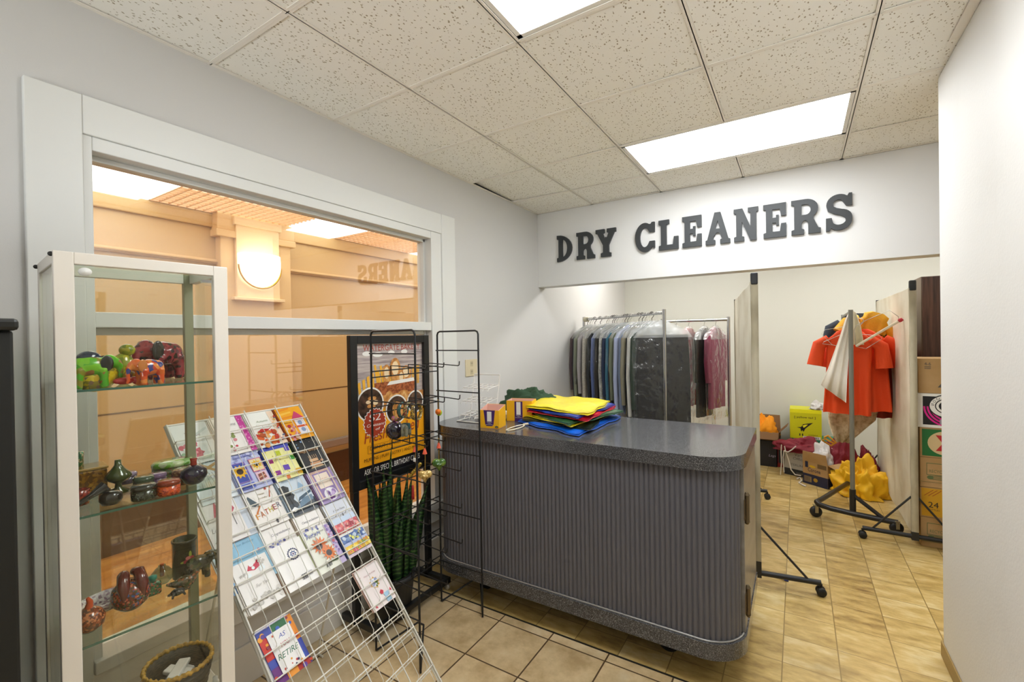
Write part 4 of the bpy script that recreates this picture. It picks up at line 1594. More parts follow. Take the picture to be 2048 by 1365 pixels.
R0, R1, R2, R3, R4, R5 = .005, .172, .336, .506, .594, .832
c = Card(3, R0, 'e6e8e6')
c.P('c9d2cf', [(.3, .55), (.95, .8), (.95, .86), (.3, .62)]).T('9a8a8a', 'With', .3, .72, .3, .06, rot=.2).T('9a8a8a', 'Love', .42, .62, .3, .06, rot=.2)
c.sp(['d98a92', 'c9606e', 'e2a3a6', '8aa88a'], 14, .05, .05, .45, .5, .07, 2).R('dfe4e2', .1, .06, .72, .4).S('b83f55', .4, .24, .22, .15, 7).D('d0687a', .4, .24, .15).D('b8435a', .42, .25, .09).D('e39aa2', .4, .26, .045)
c.done('pale card with pink roses, top left corner of the wire rack', 2, 'pink rose card')
c = Card(2, R0, 'f1eee9')
c.sp(['c23a4c', '8a9a5a', 'd68a90'], 12, .08, .1, .5, .6, .05, 5).R('c6429a', .80, 0, 1, 1).sp('e08ac0', 26, .8, .02, .98, .98, .03, 8).T('7a7a7a', 'Wedding', .2, .75, .5, .07)
c.done('white card with a magenta dotted edge, second from the left in the top row', 2, 'magenta-edged card')
c = Card(1, R0, 'eef0ea')
c.T('8a9a7a', 'Autumn', .28, .70, .4, .06).T('8a9a7a', 'Blessings', .2, .58, .55, .06).R('f0d9c2', .78, .0, 1, .98)
c.sp(['d8642c', 'e08a3c', 'c23a24', 'e7a860', 'b8562a'], 34, .05, .02, .75, .42, .07, 3).sp(['d8642c', 'c23a24', '6a7aa0', 'e0b050'], 20, .8, .05, .98, .95, .035, 4).P('b82a24', [(.12, .42), (.3, .5), (.55, .47), (.7, .52), (.5, .42), (.3, .40)])
c.done('white card with orange autumn leaves in the top row', 2, 'autumn leaf card')
c = Card(0, R0, 'f0a81c')
for k in range(5):
    c.P('f6c24a' if k % 2 else 'e8901a', [(.0, .95 - k * .12), (.55, 1.0 - k * .13), (.55, .95 - k * .13), (0, .88 - k * .12)])
c.R('e8e4ea', .52, .12, .9, .62).P('c43a6a', [(.46, .62), (.7, .86), (.96, .62)]).R('b83a3a', .46, .58, .94, .64).D('8aa0c8', .7, .48, .09).D('8aa0c8', .7, .26, .09).R('d85a2a', .50, .34, .92, .40).sp(['b02838', 'd88a9a', 'e8c0a0'], 22, .05, .02, .5, .45, .05, 6)
c.done('orange card with a pink-roofed house at the right end of the top row', 2, 'orange house card', 'b5562a')
c = Card(3, R1, 'dbe5ea')
c.P('b8925a', [(.35, .78), (.8, .9), (.82, .84), (.4, .72)]).P('b8925a', [(.42, .92), (.78, .7), (.74, .66), (.36, .86)])
for k in range(7):
    c.P('8a8f94', [(.25 + k * .08, .68), (.18 + k * .12, .35), (.2 + k * .12, .35), (.27 + k * .08, .68)])
c.T('7a95a0', 'Thinking of You', .1, .90, .7, .05)
c.done('pale blue card with a ribbon and fan, second row left behind the cabinet', 1, 'ribbon and fan card')
c = Card(2, R1, 'b8bfe6')
c.sp(['c9cdec', 'a2a9dc', 'd5d8f2'], 30, 0, .75, 1, 1, .05, 9)
c.R('8a6ab8', .02, .22, .45, .72).R('3d4fa8', .05, .24, .42, .70).S('e8b41a', .2, .5, .24, .15, 10).D('3a2a20', .2, .5, .10).R('d56a90', .58, .40, .97, .74).R('e9d9ac', .60, .42, .95, .72).S('f0bc18', .78, .58, .17, .11, 10).D('33261e', .78, .58, .07).R('e3c0d0', .60, .14, .95, .38).P('8a4a3a', [(.64, .16), (.9, .2), (.88, .35), (.66, .32)]).P('d8a080', [(.66, .22), (.88, .26), (.88, .29), (.66, .25)]).R('5a6ac0', .05, .05, .45, .18).T('5560b0', 'Sunshine', .15, .82, .6, .07)
c.done('lavender card with two sunflower squares in the second row', 2, 'sunflower squares card', 'aab4d8')
c = Card(1, R1, 'ece9a2')
c.R('4a52b8', 0, .84, 1, 1)
for x, y, co, r in ((.5, .72, 'b8c41c', .1), (.13, .56, '9a2a78', .1), (.88, .78, '5a4ab8', .09), (.2, .22, '8a2a8a', .09), (.55, .30, '5a3aa8', .11), (.9, .52, '3f9a3a', .09), (.9, .12, 'd8a81c', .12), (.45, .05, 'd8702a', .07)):
    c.P(co, [(x - r, y - r * .6), (x + r * .9, y - r * .7), (x + r, y + r * .6), (x - r * .9, y + r * .7)])
c.sp(['c8b040', 'd8d870', 'b8a84a'], 26, .02, .02, .98, .82, .018, 12)
c.done('yellow card with coloured gift squares under a blue band', 2, 'gift squares card', '3f4a9a')
c = Card(0, R1, '1f2022')
c.T('d9a878', 'Happy Birthday', .12, .52, .78, .10).R('c99468', .30, .10, .72, .22).R('dbb084', .34, .24, .68, .32).P('e8c8a0', [(.28, .1), (.75, .1), (.8, .06), (.24, .06)])
for k in range(5):
    c.R('e0b78a', .36 + k * .075, .33, .375 + k * .075, .43)
c.D('c99468', .80, .22, .06, .05).sp(['7aa0c0', '4a6a90', '6a8ab0'], 6, .1, .7, .4, .9, .03, 4).sp('c8b8a0', 5, .6, .65, .98, .95, .012, 3)
c.done('black Happy Birthday card with a cake outline', 2, 'black birthday card', '2a3a2a')
c = Card(3, R2, 'eae6e4', .012, dx=.02)
c.P('c9566a', [(.3, .6), (.45, .95), (.55, .62), (.45, .52)]).P('c04a60', [(.66, .66), (.78, .98), (.9, .68), (.78, .58)]).R('7a7a7a', .4, .3, .42, .6).R('7a7a7a', .77, .32, .79, .6).T('909090', 'Love', .1, .3, .3, .1)
c.done('white card with two red hearts on sticks behind the cabinet post', 1, 'red hearts card')
c = Card(3, R2, 'd2dbe6', .003, dx=-.014)
c.R('8fb0d8', 0, .6, .6, .9).D('8a3a90', .3, .55, .14).D('4aa8c0', .35, .5, .12).R('c9561f', 0, .05, .75, .35).R('3a2420', .1, .3, .7, .36).R('e8903a', .05, .15, .6, .2).R('8a2418', 0, 0, .75, .06)
c.done('card with a purple and orange balloon scene in the third row', 2, 'balloon card')
c = Card(2, R2, 'efebe6')
c.T('8a7a50', 'Happy', .42, .76, .22, .05).T('8a7a50', 'Birthday', .38, .66, .3, .05).P('4a5a64', [(.08, .78), (.12, .82), (.34, .58), (.2, .54), (.1, .6)]).D('3a4a54', .2, .6, .1, .06).P('c8702a', [(.14, .38), (.18, .36), (.36, .52), (.32, .54)]).P('b8562a', [(.72, .66), (.75, .65), (.9, .9), (.87, .91)]).D('c04a3a', .72, .88, .04)
for k, (ch, co) in enumerate(zip('FATHER', ('d8922a', 'c8702a', 'b84a2a', 'c8b42a', 'a04030', '5a5a70'))):
    c.T(co, ch, .10 + k * .145, .24 + k * .022, .12, .13, 0)
c.P('4a4a50', [(.6, .02), (.64, .02), (.66, .10), (.62, .12), (.58, .09)])
c.done('white card reading FATHER in coloured capitals', 3, 'FATHER card', 'b8b4ae')
c = Card(1, R2, 'c9d6e2')
c.R('dfe6ec', 0, .9, 1, 1).P('1a1c1e', [(0, .25), (0, .78), (.18, .8), (.32, .72), (.28, .62), (.4, .5), (.3, .4), (.38, .28)]).R('1f2c38', 0, 0, 1, .3).P('5a7890', [(.2, .12), (.95, .25), (.95, .38), (.6, .36)]).P('eef1f2', [(.05, .16), (.2, .22), (.32, .14), (.15, .1)]).P('2a4a60', [(.4, .3), (.98, .44), (.98, .5), (.5, .4)]).T('7a94aa', 'Across the Miles', .16, .86, .68, .05)
c.P('8fb0cc', [(.6, .62), (.72, .78), (.85, .64)])
c.done('blue winter lake card with dark trees', 3, 'winter lake card', 'b4c4d4')
c = Card(0, R2, '9a86b8')
c.R('d8b8a8', .12, .12, .9, .9).R('8a70a8', .18, .16, .84, .84).R('ecdccb', .24, .40, .78, .80).T('c89a7a', 'Thank you', .32, .62, .36, .06).D('e8e4ea', .52, .20, .26, .24).sp(['7a4a98', '5a3a80', '9a7ab8', 'c8b0d8'], 16, .4, .1, .66, .28, .06, 21)
for k in range(9):
    c.D('d8a888', .16 + k * .085, .86, .02)
c.done('purple framed card with a flower medallion at the right of the third row', 2, 'purple medallion card', '8a7098')
c = Card(3, R3, 'dce8ec', .003, dx=.03)
c.R('c8dce6', 0, .55, 1, 1).P('b84a3a', [(.48, .25), (.5, .85), (.52, .25)]).P('a8b8c4', [(.3, .3), (.49, .78), (.49, .3)]).P('8aa0b4', [(.53, .3), (.53, .7), (.75, .3)]).P('4a5a78', [(.25, .28), (.8, .28), (.7, .2), (.35, .2)]).R('3a6a9a', 0, 0, 1, .16).sp(['2a4a78', '6a98c0', '8ab8d8'], 24, 0, 0, 1, .3, .05, 4)
c.done('sailing boat card seen through the cabinet glass', 1, 'sailing boat card')
c = Card(3, R3, '8fc0dc', .010, dx=-.012)
c.T('5a88a8', 'On Your Birthday', .1, .82, .7, .06).R('dfe8ec', 0, .94, 1, 1).P('c8304a', [(.3, .3), (.4, .42), (.55, .38), (.68, .46), (.66, .3), (.5, .26)]).D('f0eeee', .46, .4, .07).D('c04a80', .82, .62, .04).sp('e8f0f2', 6, .1, .2, .9, .35, .05, 6)
c.done('sky blue card with red and white shapes in the fourth row', 2, 'sky blue card', 'd8e0e4')
Card(2, R3, 'f0ece8').T('6a6a78', 'Congratulations', .28, .72, .62, .07).sp(['6a74b8', '8a90c4', '4a4a90'], 18, .12, .38, .62, .6, .03, 3).T('7a80b0', 'FROM', .1, .36, .5, .07).done('white Congratulations card with violet writing, left of the two', 3, 'left Congratulations card', 'c8b8a8')
Card(1, R3, 'f0ece8').T('6a6a78', 'Congratulations', .2, .70, .62, .07).sp(['6a74b8', '8a90c4', '4a4a90'], 18, .12, .36, .62, .58, .03, 5).T('7a80b0', 'FROM', .1, .34, .5, .07).done('white Congratulations card with violet writing, right of the two', 2, 'right Congratulations card', 'c8b8a8')
Card(0, R3, 'd5dae4').T('6a6a74', 'A New Home', .28, .68, .5, .06).P('8a8a90', [(.45, .5), (.5, .58), (.48, .5)]).P('6a6a70', [(.55, .5), (.6, .62), (.62, .5)]).done('pale grey card reading A New Home', 2, 'A New Home card', 'b8b4ae')
c = Card(3, R4, 'efece8', .016, dx=-.004)
c.T('a8a49a', 'Wishes', .12, .70, .2, .06, rot=.3).sp(['c8c4bc', 'b4b0a8', 'd5d0c8'], 26, .05, .08, .95, .25, .04, 31).T('b0aca4', 'For You', .4, .42, .35, .06).sp('c0bcb4', 8, .7, .8, .95, .95, .03, 7)
c.done('white card with faint grey flower drawings at the left of the fifth row', 3, 'faint flower card', 'e3ddd4')
c = Card(2, R4, 'f1efec', .016, dx=-.006)
c.S('2a2f5a', .58, .70, .19, .165, 16).D('f1efec', .58, .70, .14).S('3f5a90', .58, .70, .12, .07, 8).D('f1efec', .58, .70, .05).D('5a4a7a', .58, .70, .03)
for k in range(9):
    c.R('3a3a40', .5 + k * .02, .10, .508 + k * .02 + (k % 3) * .004, .22)
for k in range(5):
    c.R('8a8a90', .74 + k * .025, .12, .75 + k * .025, .22)
c.done('white card back with a round navy emblem and a bar code', 3, 'round emblem card', 'b49a84')
c = Card(1, R4, 'e4e6d8', .014)
c.T('6a6a60', 'Get Well Soon', .16, .88, .6, .05).R('b8a8d0', .80, 0, 1, 1).sp(['8a6ab0', 'd8b8d8', '7a5aa8', 'b84a5a'], 22, .82, .03, .98, .97, .035, 2).S('d8702a', .40, .60, .30, .17, 12).D('3a1a10', .36, .58, .11).S('e0782a', .58, .36, .27, .15, 12, .2).D('2a1410', .56, .36, .10).P('3a5a2a', [(.4, .16), (.8, .22), (.74, .12)])
for k in range(4):
    c.P('2a2a2a', [(.28 + k * .05, .08), (.31 + k * .05, .08), (.36 + k * .05, .2), (.33 + k * .05, .2)])
c.done('card with two orange sunflowers in the fifth row', 2, 'orange sunflower card', 'c0c49a')
c = Card(0, R4, 'd8c8d4', .014)
c.R('c4d4ea', 0, .86, 1, 1).R('c8505a', 0, .58, 1, .86).sp(['e89aa0', 'e8706a', 'f0b0a0'], 30, .02, .6, .98, .84, .05, 17).T('a02838', 'SAFE', .45, .70, .35, .09, 0).R('e8e4dc', 0, .54, 1, .6).R('3a5a98', 0, .34, 1, .54).sp(['8aa8d0', 'd8d86a', '5a7ab8', 'c0d0e0'], 34, .02, .36, .98, .53, .05, 19).R('b0bce0', 0, .27, 1, .34).R('e8c030', 0, .08, 1, .27).sp(['c8882a', 'f0d860', 'd85a6a', '8a9a3a'], 26, .02, .1, .98, .26, .045, 23)
c.done('card with bands of pink, blue and yellow prints at the right of the fifth row', 2, 'pink and yellow band card', '3a4a7a')
c = Card(3, R5, '3a4aa8', .012)
c.R('1f6a3a', .4, .82, .9, 1).R('e8902a', .84, .5, 1, 1).R('c8301f', 0, .45, .2, .85).R('6a2a7a', 0, 0, .3, .3).R('e8962a', .3, 0, .65, .12).R('b02a20', .6, 0, .95, .12).sp(['e8a02a', 'c84a2a', '5a3a90', '2a5ab8', '8a2a3a'], 26, .0, .0, 1, 1, .05, 41)
c.R('f0eeec', .2, .12, .86, .86).T('1f3fa0', 'AS', .46, .70, .18, .08, .4).T('a8242c', 'YOU', .40, .54, .26, .08, .4).T('1a6a4a', 'RETIRE', .24, .36, .56, .1, .3).sp(['c84a3a', '8a2a6a', 'e0a030', '3a3a5a'], 10, .24, .14, .82, .28, .025, 9).D('c85a3a', .34, .80, .03)
c.done('colourful card reading AS YOU RETIRE in the lowest filled row', 3, 'AS YOU RETIRE card', 'd8d4e0')
c = Card(0, R5, 'f0e6e4', .012, dx=.006)
c.T('b89090', 'Happy Birthday', .25, .76, .5, .05).S('d8a84a', .52, .56, .2, .15, 9).D('e8e8f0', .52, .56, .14).sp(['8a9ac8', '5a7a3a', 'd8d8e8', '9aa8d8'], 16, .4, .47, .64, .65, .04, 13).P('c83a4a', [(.5, .3), (.58, .35), (.66, .3), (.62, .24), (.54, .24)]).P('c83a4a', [(.1, .06), (.16, .1), (.2, .04)]).P('c83a4a', [(.88, .22), (.94, .28), (.96, .2)]).R('a8cce4', .62, .02, .82, .24).D('d88a8a', .1, .82, .03)
c.done('pink card with a white flower wreath at the right of the lowest filled row', 1, 'flower wreath card', 'e8c4b8')

# ================================================================ BLACK PEG RACK
blk = mat('black_wire', '17181a', .4, .2)
PX0, PX1, PY0, PY1, PZ = -1.79, -1.492, 1.53, 2.02, 1.595
t = thing('peg_rack', 'black wire peg rack with two tall ladder panels in front of the poster', 'rack', ((PX0 + PX1) / 2, (PY0 + PY1) / 2, 0))
for y, lowz in ((PY0, 0), (PY1, 0)):
    q = MB()
    c_ = .02
    q.tube([(PX0, y, .006), (PX0, y, PZ - c_), (PX0 + .006, y, PZ - .006), (PX0 + c_, y, PZ), (PX1 - c_, y, PZ), (PX1 - .006, y, PZ - .006), (PX1, y, PZ - c_), (PX1, y, .006)], .0052)
    q.build('ladder_panel', blk, t)
    for z in (1.485, 1.25, .90, .55, .25):
        MB().rod((PX0 - .008, y - .004, z), (PX1 + .008, y - .004, z), .0035).build('rung', blk, t)
    q = MB()
    d = .13 if y == PY1 else -.0
    q.tube([(PX0, y, .006), ((PX0 + PX1) / 2 - .02, y + .16, .10)], .005)
    q.tube([((PX0 + PX1) / 2 + .02, y + .16, .10), (PX1, y, .006)], .005)
    q.tube([((PX0 + PX1) / 2 - .02, y + .16, .10), ((PX0 + PX1) / 2 + .02, y + .16, .10)], .005)
    q.build('foot', blk, t)
LEV = [1.395, 1.215, 1.015, .83, .63, .44, .28]
for n, z in enumerate(LEV):
    q = MB()
    for dz in (0, -.03):
        q.rod((PX0 + .004, PY0, z + dz), (PX0 + .004, PY1, z + dz), .0032)
    q.build('peg_bar', blk, t)
    for k in range(3):
        y = PY0 + .12 + .125 * k
        q = MB()
        q.tube([(PX0 + .008, y, z - .03), (PX0 + .008, y, z + .022), (PX0 + .06, y, z + .022), (PX0 + .25, y, z + .012), (PX0 + .258, y, z + .016), (PX0 + .26, y, z + .036)], .003, 0, 6)
        q.build('peg', blk, t)


def peg(level, k):
    return PY0 + .12 + .125 * k, LEV[level] + .02


# bangles on the first peg of the second level
y, z = peg(1, 0)
for i, (dx, cols, R_, lab) in enumerate(((.09, ['1f4a4a', '2a5a52'], .041, 'dark teal bangle, innermost on the peg'), (.135, ['b8a04a', '4a2a20', '3a6a3a', 'a03a3a'], .041, 'multicoloured bangle between the teal and gold ones on the peg'), (.185, ['3a2a18', '6a5424', 'c9a840'], .043, 'wide brown and gold bangle at the peg end'))):
    q = MB(T(PX0 + dx, y, z - .004 - R_ + .004, .25, 0, PI / 2))
    w_ = .02
    q.lathe([(R_ - .003, -w_ / 2), (R_, -w_ / 2), (R_ + .001, 0), (R_, w_ / 2), (R_ - .003, w_ / 2), (R_ - .004, 0), (R_ - .003, -w_ / 2)], 0, 32, caps=False)
    tag(q.build('bangle', pat('bangle%d' % i, cols, 120)), lab, 'bangle', 'bangles on the peg rack')


def hang(name, px_, py_, level, k, lab, cat, fn, dx):
    y, z = peg(level, k)
    x = PX0 + dx
    t = thing(name, lab, cat, (x, y, z))
    q = MB()
    drop = fn(t, x, y, z)
    q.tube([(x, y - .004, z), (x, y, z + .004), (x, y + .004, z), (x, y, z - drop)], .0012, 0, 5)
    q.build('string', mat('gold_string', 'b8923a', .5), t)


def f_ball(t, x, y, z):
    q = MB(T(x, y, z - .15))
    q.ell((0, 0, 0), .047, seg=24, ring=14)
    q.build('ball', mat('black_lacquer_ball', '1c1622', .15, coat=.8, var=[(.45, '17121c'), (.62, '3a2c4a')], vs=40), t)
    return .105


hang('hanging_ball', 800, 853, 1, 0, 'large glossy black ball ornament hanging on the peg rack', 'ornament', f_ball, .03)


def f_eleph(t, x, y, z):
    q = MB(T(x, y, z - .172, -1.2, s=.07))
    q.ell((0, 0, .62), (.43, .27, .30))
    q.ell((.42, 0, .74), (.21, .19, .22))
    q.tube([(.55, 0, .78), (.66, 0, .62), (.68, 0, .40), (.66, 0, .20)], [.12, .09, .07, .06])
    for sx, sy in ((.25, .15), (.25, -.15), (-.27, .15), (-.27, -.15)):
        q.tube([(sx, sy, .55), (sx * 1.1, sy, .0)], [.14, .115], 0, 12)
    q.build('elephant', mat('grey_silk', '6f6f60', .4, var=[(.4, '5c5c50'), (.6, '8a8a74')], vs=60), t, remesh=.003)
    q = MB(T(x, y, z - .172, -1.2, s=.07))
    q.box((-.2, -.29, .5), (.18, .29, .94))
    q.build('saddle_cloth', mat('teal_cloth', '1c4a52', .6), t, bevel=.006)
    return .11


hang('hanging_elephant', 828, 863, 1, 0, 'grey elephant ornament with teal saddle hanging beside the black ball', 'ornament', f_eleph, .11)


def f_carrot(t, x, y, z):
    q = MB(T(x, y, z - .06, .6) @ Matrix.Rotation(1.3, 4, 'X'))
    q.lathe([(0, -.03), (.008, -.026), (.015, 0), (.012, .02), (0, .028)], 0, 16)
    q.build('orange_bead', mat('orange_felt', 'd8701c', .7), t)
    q = MB(T(x, y, z - .06, .6) @ Matrix.Rotation(1.3, 4, 'X'))
    q.ell((0, 0, -.042), (.016, .016, .014))
    q.build('green_pompom', mat('lime_felt', 'a5c41c', .8, bump=.5, bs=200), t)
    return .045


hang('hanging_pompom', 870, 825, 1, 1, 'orange and lime felt ornament hanging right of the bangles', 'ornament', f_carrot, .215)


def f_flower(t, x, y, z):
    q = MB(T(x, y, z - .12))
    for k, (dx, dz, r) in enumerate(((0, .03, .018), (.012, 0, .02), (-.012, -.012, .016), (.004, -.034, .02))):
        q.ell((dx, 0, dz), (r, r * .8, r * .8))
    q.build('flower_puffs', pat('flower_puffs', ['c86a8a', 'd8a03a', '9a5ab0', 'b0a030', 'c05aa0'], 70, .7), t)
    return .08


hang('hanging_flowers', 780, 845, 1, 0, 'pink and purple cloth flower ornament left of the black ball', 'ornament', f_flower, .028)


def f_heart(col, r, dz):
    def f(t, x, y, z):
        q = MB(T(x, y, z - dz, .8))
        q.ell((-r * .42, 0, r * .2), (r * .62, r * .5, r * .6))
        q.ell((r * .42, 0, r * .2), (r * .62, r * .5, r * .6))
        q.tube([(0, 0, r * .1), (0, 0, -r * 1.05)], [r * .72, r * .06], 0, 14)
        q.build('heart', col, t, remesh=r * .09)
        q = MB(T(x, y, z - .035))
        q.tube([(0, 0, .015), (0, 0, -.012)], [.004, .012], 0, 10)
        q.build('tassel', mat('coral_tassel', 'd8583a', .7), t)
        return dz - r * .5
    return f


goldm = mat('mosaic_gold', 'a8863c', .3, .3, var=[(0, '8a6a2a'), (.5, 'c8a860'), (1, 'e0c890')], vs=140, vor=True)
hang('hanging_heart', 885, 930, 2, 0, 'gold mosaic heart ornament hanging low on the peg rack', 'ornament', f_heart(goldm, .034, .155), .235)
hang('hanging_heart', 897, 915, 2, 1, 'green and gold heart ornament behind the gold mosaic heart', 'ornament', f_heart(mat('green_heart', '3f6a1c', .2, var=[(.4, '2f5a14'), (.6, '7a9a3a')], vs=30, coat=.6), .036, .13), .215)


def f_strip(t, x, y, z):
    q = MB(T(x, y, z - .13))
    rn = random.Random(5)
    for k in range(16):
        f = k / 15
        for s_ in (-1, 1):
            q.ell((-.035 + .07 * f, s_ * .006 * rn.random(), -.045 + .075 * f + .006 * rn.random()), .0055 + .002 * rn.random(), seg=8, ring=6)
    q.build('bead_fish', mat('gold_beads', 'bfa548', .25, .6), t)
    q = MB(T(x, y, z - .03))
    q.tube([(0, 0, .012), (0, 0, -.014)], [.004, .013], 0, 10)
    q.build('tassel', mat('coral_tassel', 'd8583a', .7), t)
    q = MB(T(x, y, z - .085))
    q.box((-.007, -.007, -.008), (.007, .007, .008))
    q.build('white_bead', mat('white_plastic', 'e8e8e4', .4), t)
    return .1


hang('hanging_beads', 855, 935, 2, 0, 'strip of gold beads hanging left of the hearts', 'ornament', f_strip, .17)


def f_tassel(t, x, y, z):
    q = MB(T(x, y, z - .05))
    q.lathe([(0, .02), (.005, .018), (.006, 0), (.008, -.05), (0, -.052)], 0, 12)
    q.build('tassel', mat('red_tassel', 'a82830', .7, bump=.4, bs=150), t)
    return .03


hang('hanging_tassel', 855, 990, 3, 0, 'thin red tassel hanging below the gold beads', 'ornament', f_tassel, .15)

# ================================================================ POSTER STAND
t = thing('poster_stand', 'black floor poster stand with an orange bakery poster', 'sign stand', (-1.97, 1.86, 0))
pfm = mat('stand_black', '151617', .35)
px_ = -2.0
PY_0, PY_1, PZ0, PZ1 = 1.563, 2.165, .745, 1.578
q = MB()
fw = .046
q.box((px_ - .018, PY_0, PZ0), (px_ + .012, PY_0 + fw, PZ1))
q.box((px_ - .018, PY_1 - fw, PZ0), (px_ + .012, PY_1, PZ1))
q.box((px_ - .018, PY_0 + fw, PZ1 - fw), (px_ + .012, PY_1 - fw, PZ1))
q.box((px_ - .018, PY_0 + fw, PZ0), (px_ + .012, PY_1 - fw, PZ0 + fw))
q.box((px_ - .018, PY_0 + fw, PZ0 + fw), (px_ - .008, PY_1 - fw, PZ1 - fw))
q.build('poster_frame', pfm, t, bevel=.003)
for y in (PY_0 + .004, PY_1 - .042):
    MB().box((px_ - .019, y, .04), (px_ + .011, y + .038, PZ0)).build('post', pfm, t, bevel=.003)
    q = MB()
    q.box((-2.105, y, .04), (-1.835, y + .036, .075))
    q.build('foot', pfm, t, bevel=.003)
MB().box((-1.865, PY_0 + .04, .042), (-1.835, PY_1 - .042, .073)).build('front_bar', pfm, t, bevel=.003)
for y in (PY_0 + .02, PY_1 - .024):
    q = MB(T(-1.85, y, 0))
    q.lathe([(0, -.01), (.018, -.01), (.02, -.006), (.02, .006), (.018, .01), (0, .01)], 0, 16, T(0, 0, .02, 0, PI / 2))
    q.box((-.008, -.008, .02), (.008, .008, .045))
    q.build('caster', mat('caster_chrome', 'b8b8b8', .3, .6), t)
# printed poster
A0, A1, B0, B1 = PY_0 + fw, PY_1 - fw, PZ0 + fw, PZ1 - fw
Wp, Hp = A1 - A0, B1 - B0
q = MB(frame((px_ - .0075, A0, B0), (0, 1, 0), (0, 0, 1)))
pm_ = [mat('po_orange', 'f8ac1e', .3), mat('po_black', '17161a', .3), mat('po_white', 'f0eee8', .3), mat('po_rust', 'a8402a', .3), mat('po_plank', 'a59694', .3, var=[(.3, '8a7c7e'), (.5, 'b5a8a4'), (.7, 'c9bfb8')], vs=7, stretch=(1, 1, 14)), mat('po_bread', 'c98a48', .35, var=[(.3, 'a8642a'), (.55, 'd89a54'), (.75, 'efc88a')], vs=38), mat('po_dark', '2b1d18', .3, var=[(.35, '1d1410'), (.6, '5a4032'), (.75, '8a6a50')], vs=26), mat('po_spag', 'f0b43a', .3), mat('po_brown', '6a4218', .3), mat('po_basket', '9a4f26', .4, var=[(.4, '7e3c1c'), (.6, 'b8683a')], vs=70), mat('po_cream', 'f2d9b0', .3), mat('po_plankline', '7d6f72', .3)]
zz = [0]


def z_():
    zz[0] += .00012
    return zz[0]


def F(x):
    return x * Wp


def G(y):
    return y * Hp


q.rect(0, 0, Wp, Hp, 0, z_())
q.rect(0, G(.52), Wp, Hp, 4, z_())
for k in range(5):
    q.rect(0, G(.58 + .09 * k), Wp, G(.583 + .09 * k), 11, z_())
q.rect(0, 0, Wp, G(.092), 1, z_())
q.text('ASK FOR SPECIAL BIRTHDAY CAKES', F(.09), G(.026), F(.84), G(.042), 2, z_())
q.text('WATERGATE BAKERY', F(.1), G(.945), F(.86), G(.048), 3, z_())
# cloud of icing under the title
for x, y, r in ((.15, .925, .06), (.3, .915, .07), (.5, .925, .05), (.7, .93, .05)):
    q.disc(F(x), G(y), F(r), G(.018), 2, z_())
# spaghetti / bread sticks
rn = random.Random(2)
for k in range(10):
    x = .30 + k * .035
    q.add([(F(x), G(.62), z_()), (F(x + .03), G(.62), zz[0]), (F(x - .03 + .006 * k), G(.80 + .04 * rn.random()), zz[0]), (F(x - .06 + .006 * k), G(.79 + .05 * rn.random()), zz[0])], [(0, 1, 2, 3)], 7)
for k in range(4):
    x = .02 + k * .06
    q.add([(F(x + .02), G(.60), z_()), (F(x + .05), G(.60), zz[0]), (F(x + .035), G(.72 + .02 * k), zz[0]), (F(x + .0), G(.71 + .02 * k), zz[0])], [(0, 1, 2, 3)], 7)
for k in range(4):
    x = .82 + k * .03
    q.add([(F(x), G(.66), z_()), (F(x + .02), G(.66), zz[0]), (F(x + .03), G(.80 + .01 * k), zz[0]), (F(x + .005), G(.80), zz[0])], [(0, 1, 2, 3)], 7)
# basket of bread
for x, y, rx, ry in ((.42, .76, .06, .10), (.55, .79, .085, .125), (.72, .75, .09, .09), (.64, .72, .05, .08)):
    q.disc(F(x), G(y), F(rx), G(ry * .75), 5, z_())
    q.disc(F(x), G(y + .01), F(rx * .6), G(ry * .45), 10, z_())
q.add([(F(.28), G(.60), z_()), (F(.84), G(.60), zz[0]), (F(.88), G(.70), zz[0]), (F(.24), G(.70), zz[0])], [(0, 1, 2, 3)], 9)
q.add([(F(.42), G(.672), z_()), (F(.86), G(.684), zz[0]), (F(.84), G(.712), zz[0]), (F(.46), G(.70), zz[0])], [(0, 1, 2, 3)], 2)
q.rect(0, G(.50), Wp, G(.6), 5, z_())
for x, y, r in ((.2, .59, .07), (.45, .6, .05), (.67, .595, .08), (.85, .58, .05), (.55, .565, .06)):
    q.disc(F(x), G(y), F(r), G(.026), 5, z_())
q.add([(0, 0 + G(.092), z_()), (Wp, G(.092), zz[0]), (Wp, G(.44), zz[0]), (F(.8), G(.47), zz[0]), (F(.4), G(.47), zz[0]), (0, G(.50), zz[0])], [(0, 1, 2, 3, 4, 5)], 0)
for x, y, r in ((.18, .545, .17), (.56, .475, .15), (.86, .51, .12)):
    q.disc(F(x), G(y), F(r + .018), F(r + .018), 2, z_(), 32)
    q.disc(F(x), G(y), F(r), F(r), 6, z_(), 32)
q.disc(F(.58), G(.47), F(.09), F(.10), 5, z_(), 20)
for k in range(7):
    q.disc(F(.2 + .05 * math.cos(k)), G(.56) + F(.05 * math.sin(k)), F(.035), F(.02), 10 if k % 3 == 0 else 5, z_(), 14)
q.star(F(.235), G(.405), F(.165), F(.148), 22, 2, z_())
q.star(F(.235), G(.405), F(.155), F(.138), 22, 3, z_())
q.text('$2', F(.15), G(.41), F(.16), G(.065), 2, z_(), shear=.15)
q.text('Croissant', F(.12), G(.378), F(.24), G(.022), 2, z_(), shear=.2)
q.text('of', F(.24), G(.345), F(.06), G(.02), 2, z_(), shear=.2)
q.text('Freshly', F(.08), G(.235), F(.42), G(.105), 3, z_(), shear=.2, rot=.04)
q.text('Baked', F(.54), G(.275), F(.36), G(.09), 3, z_(), shear=.2, rot=.04)
q.text('DONUT | CAKES | PIES', F(.16), G(.195), F(.6), G(.035), 8, z_())
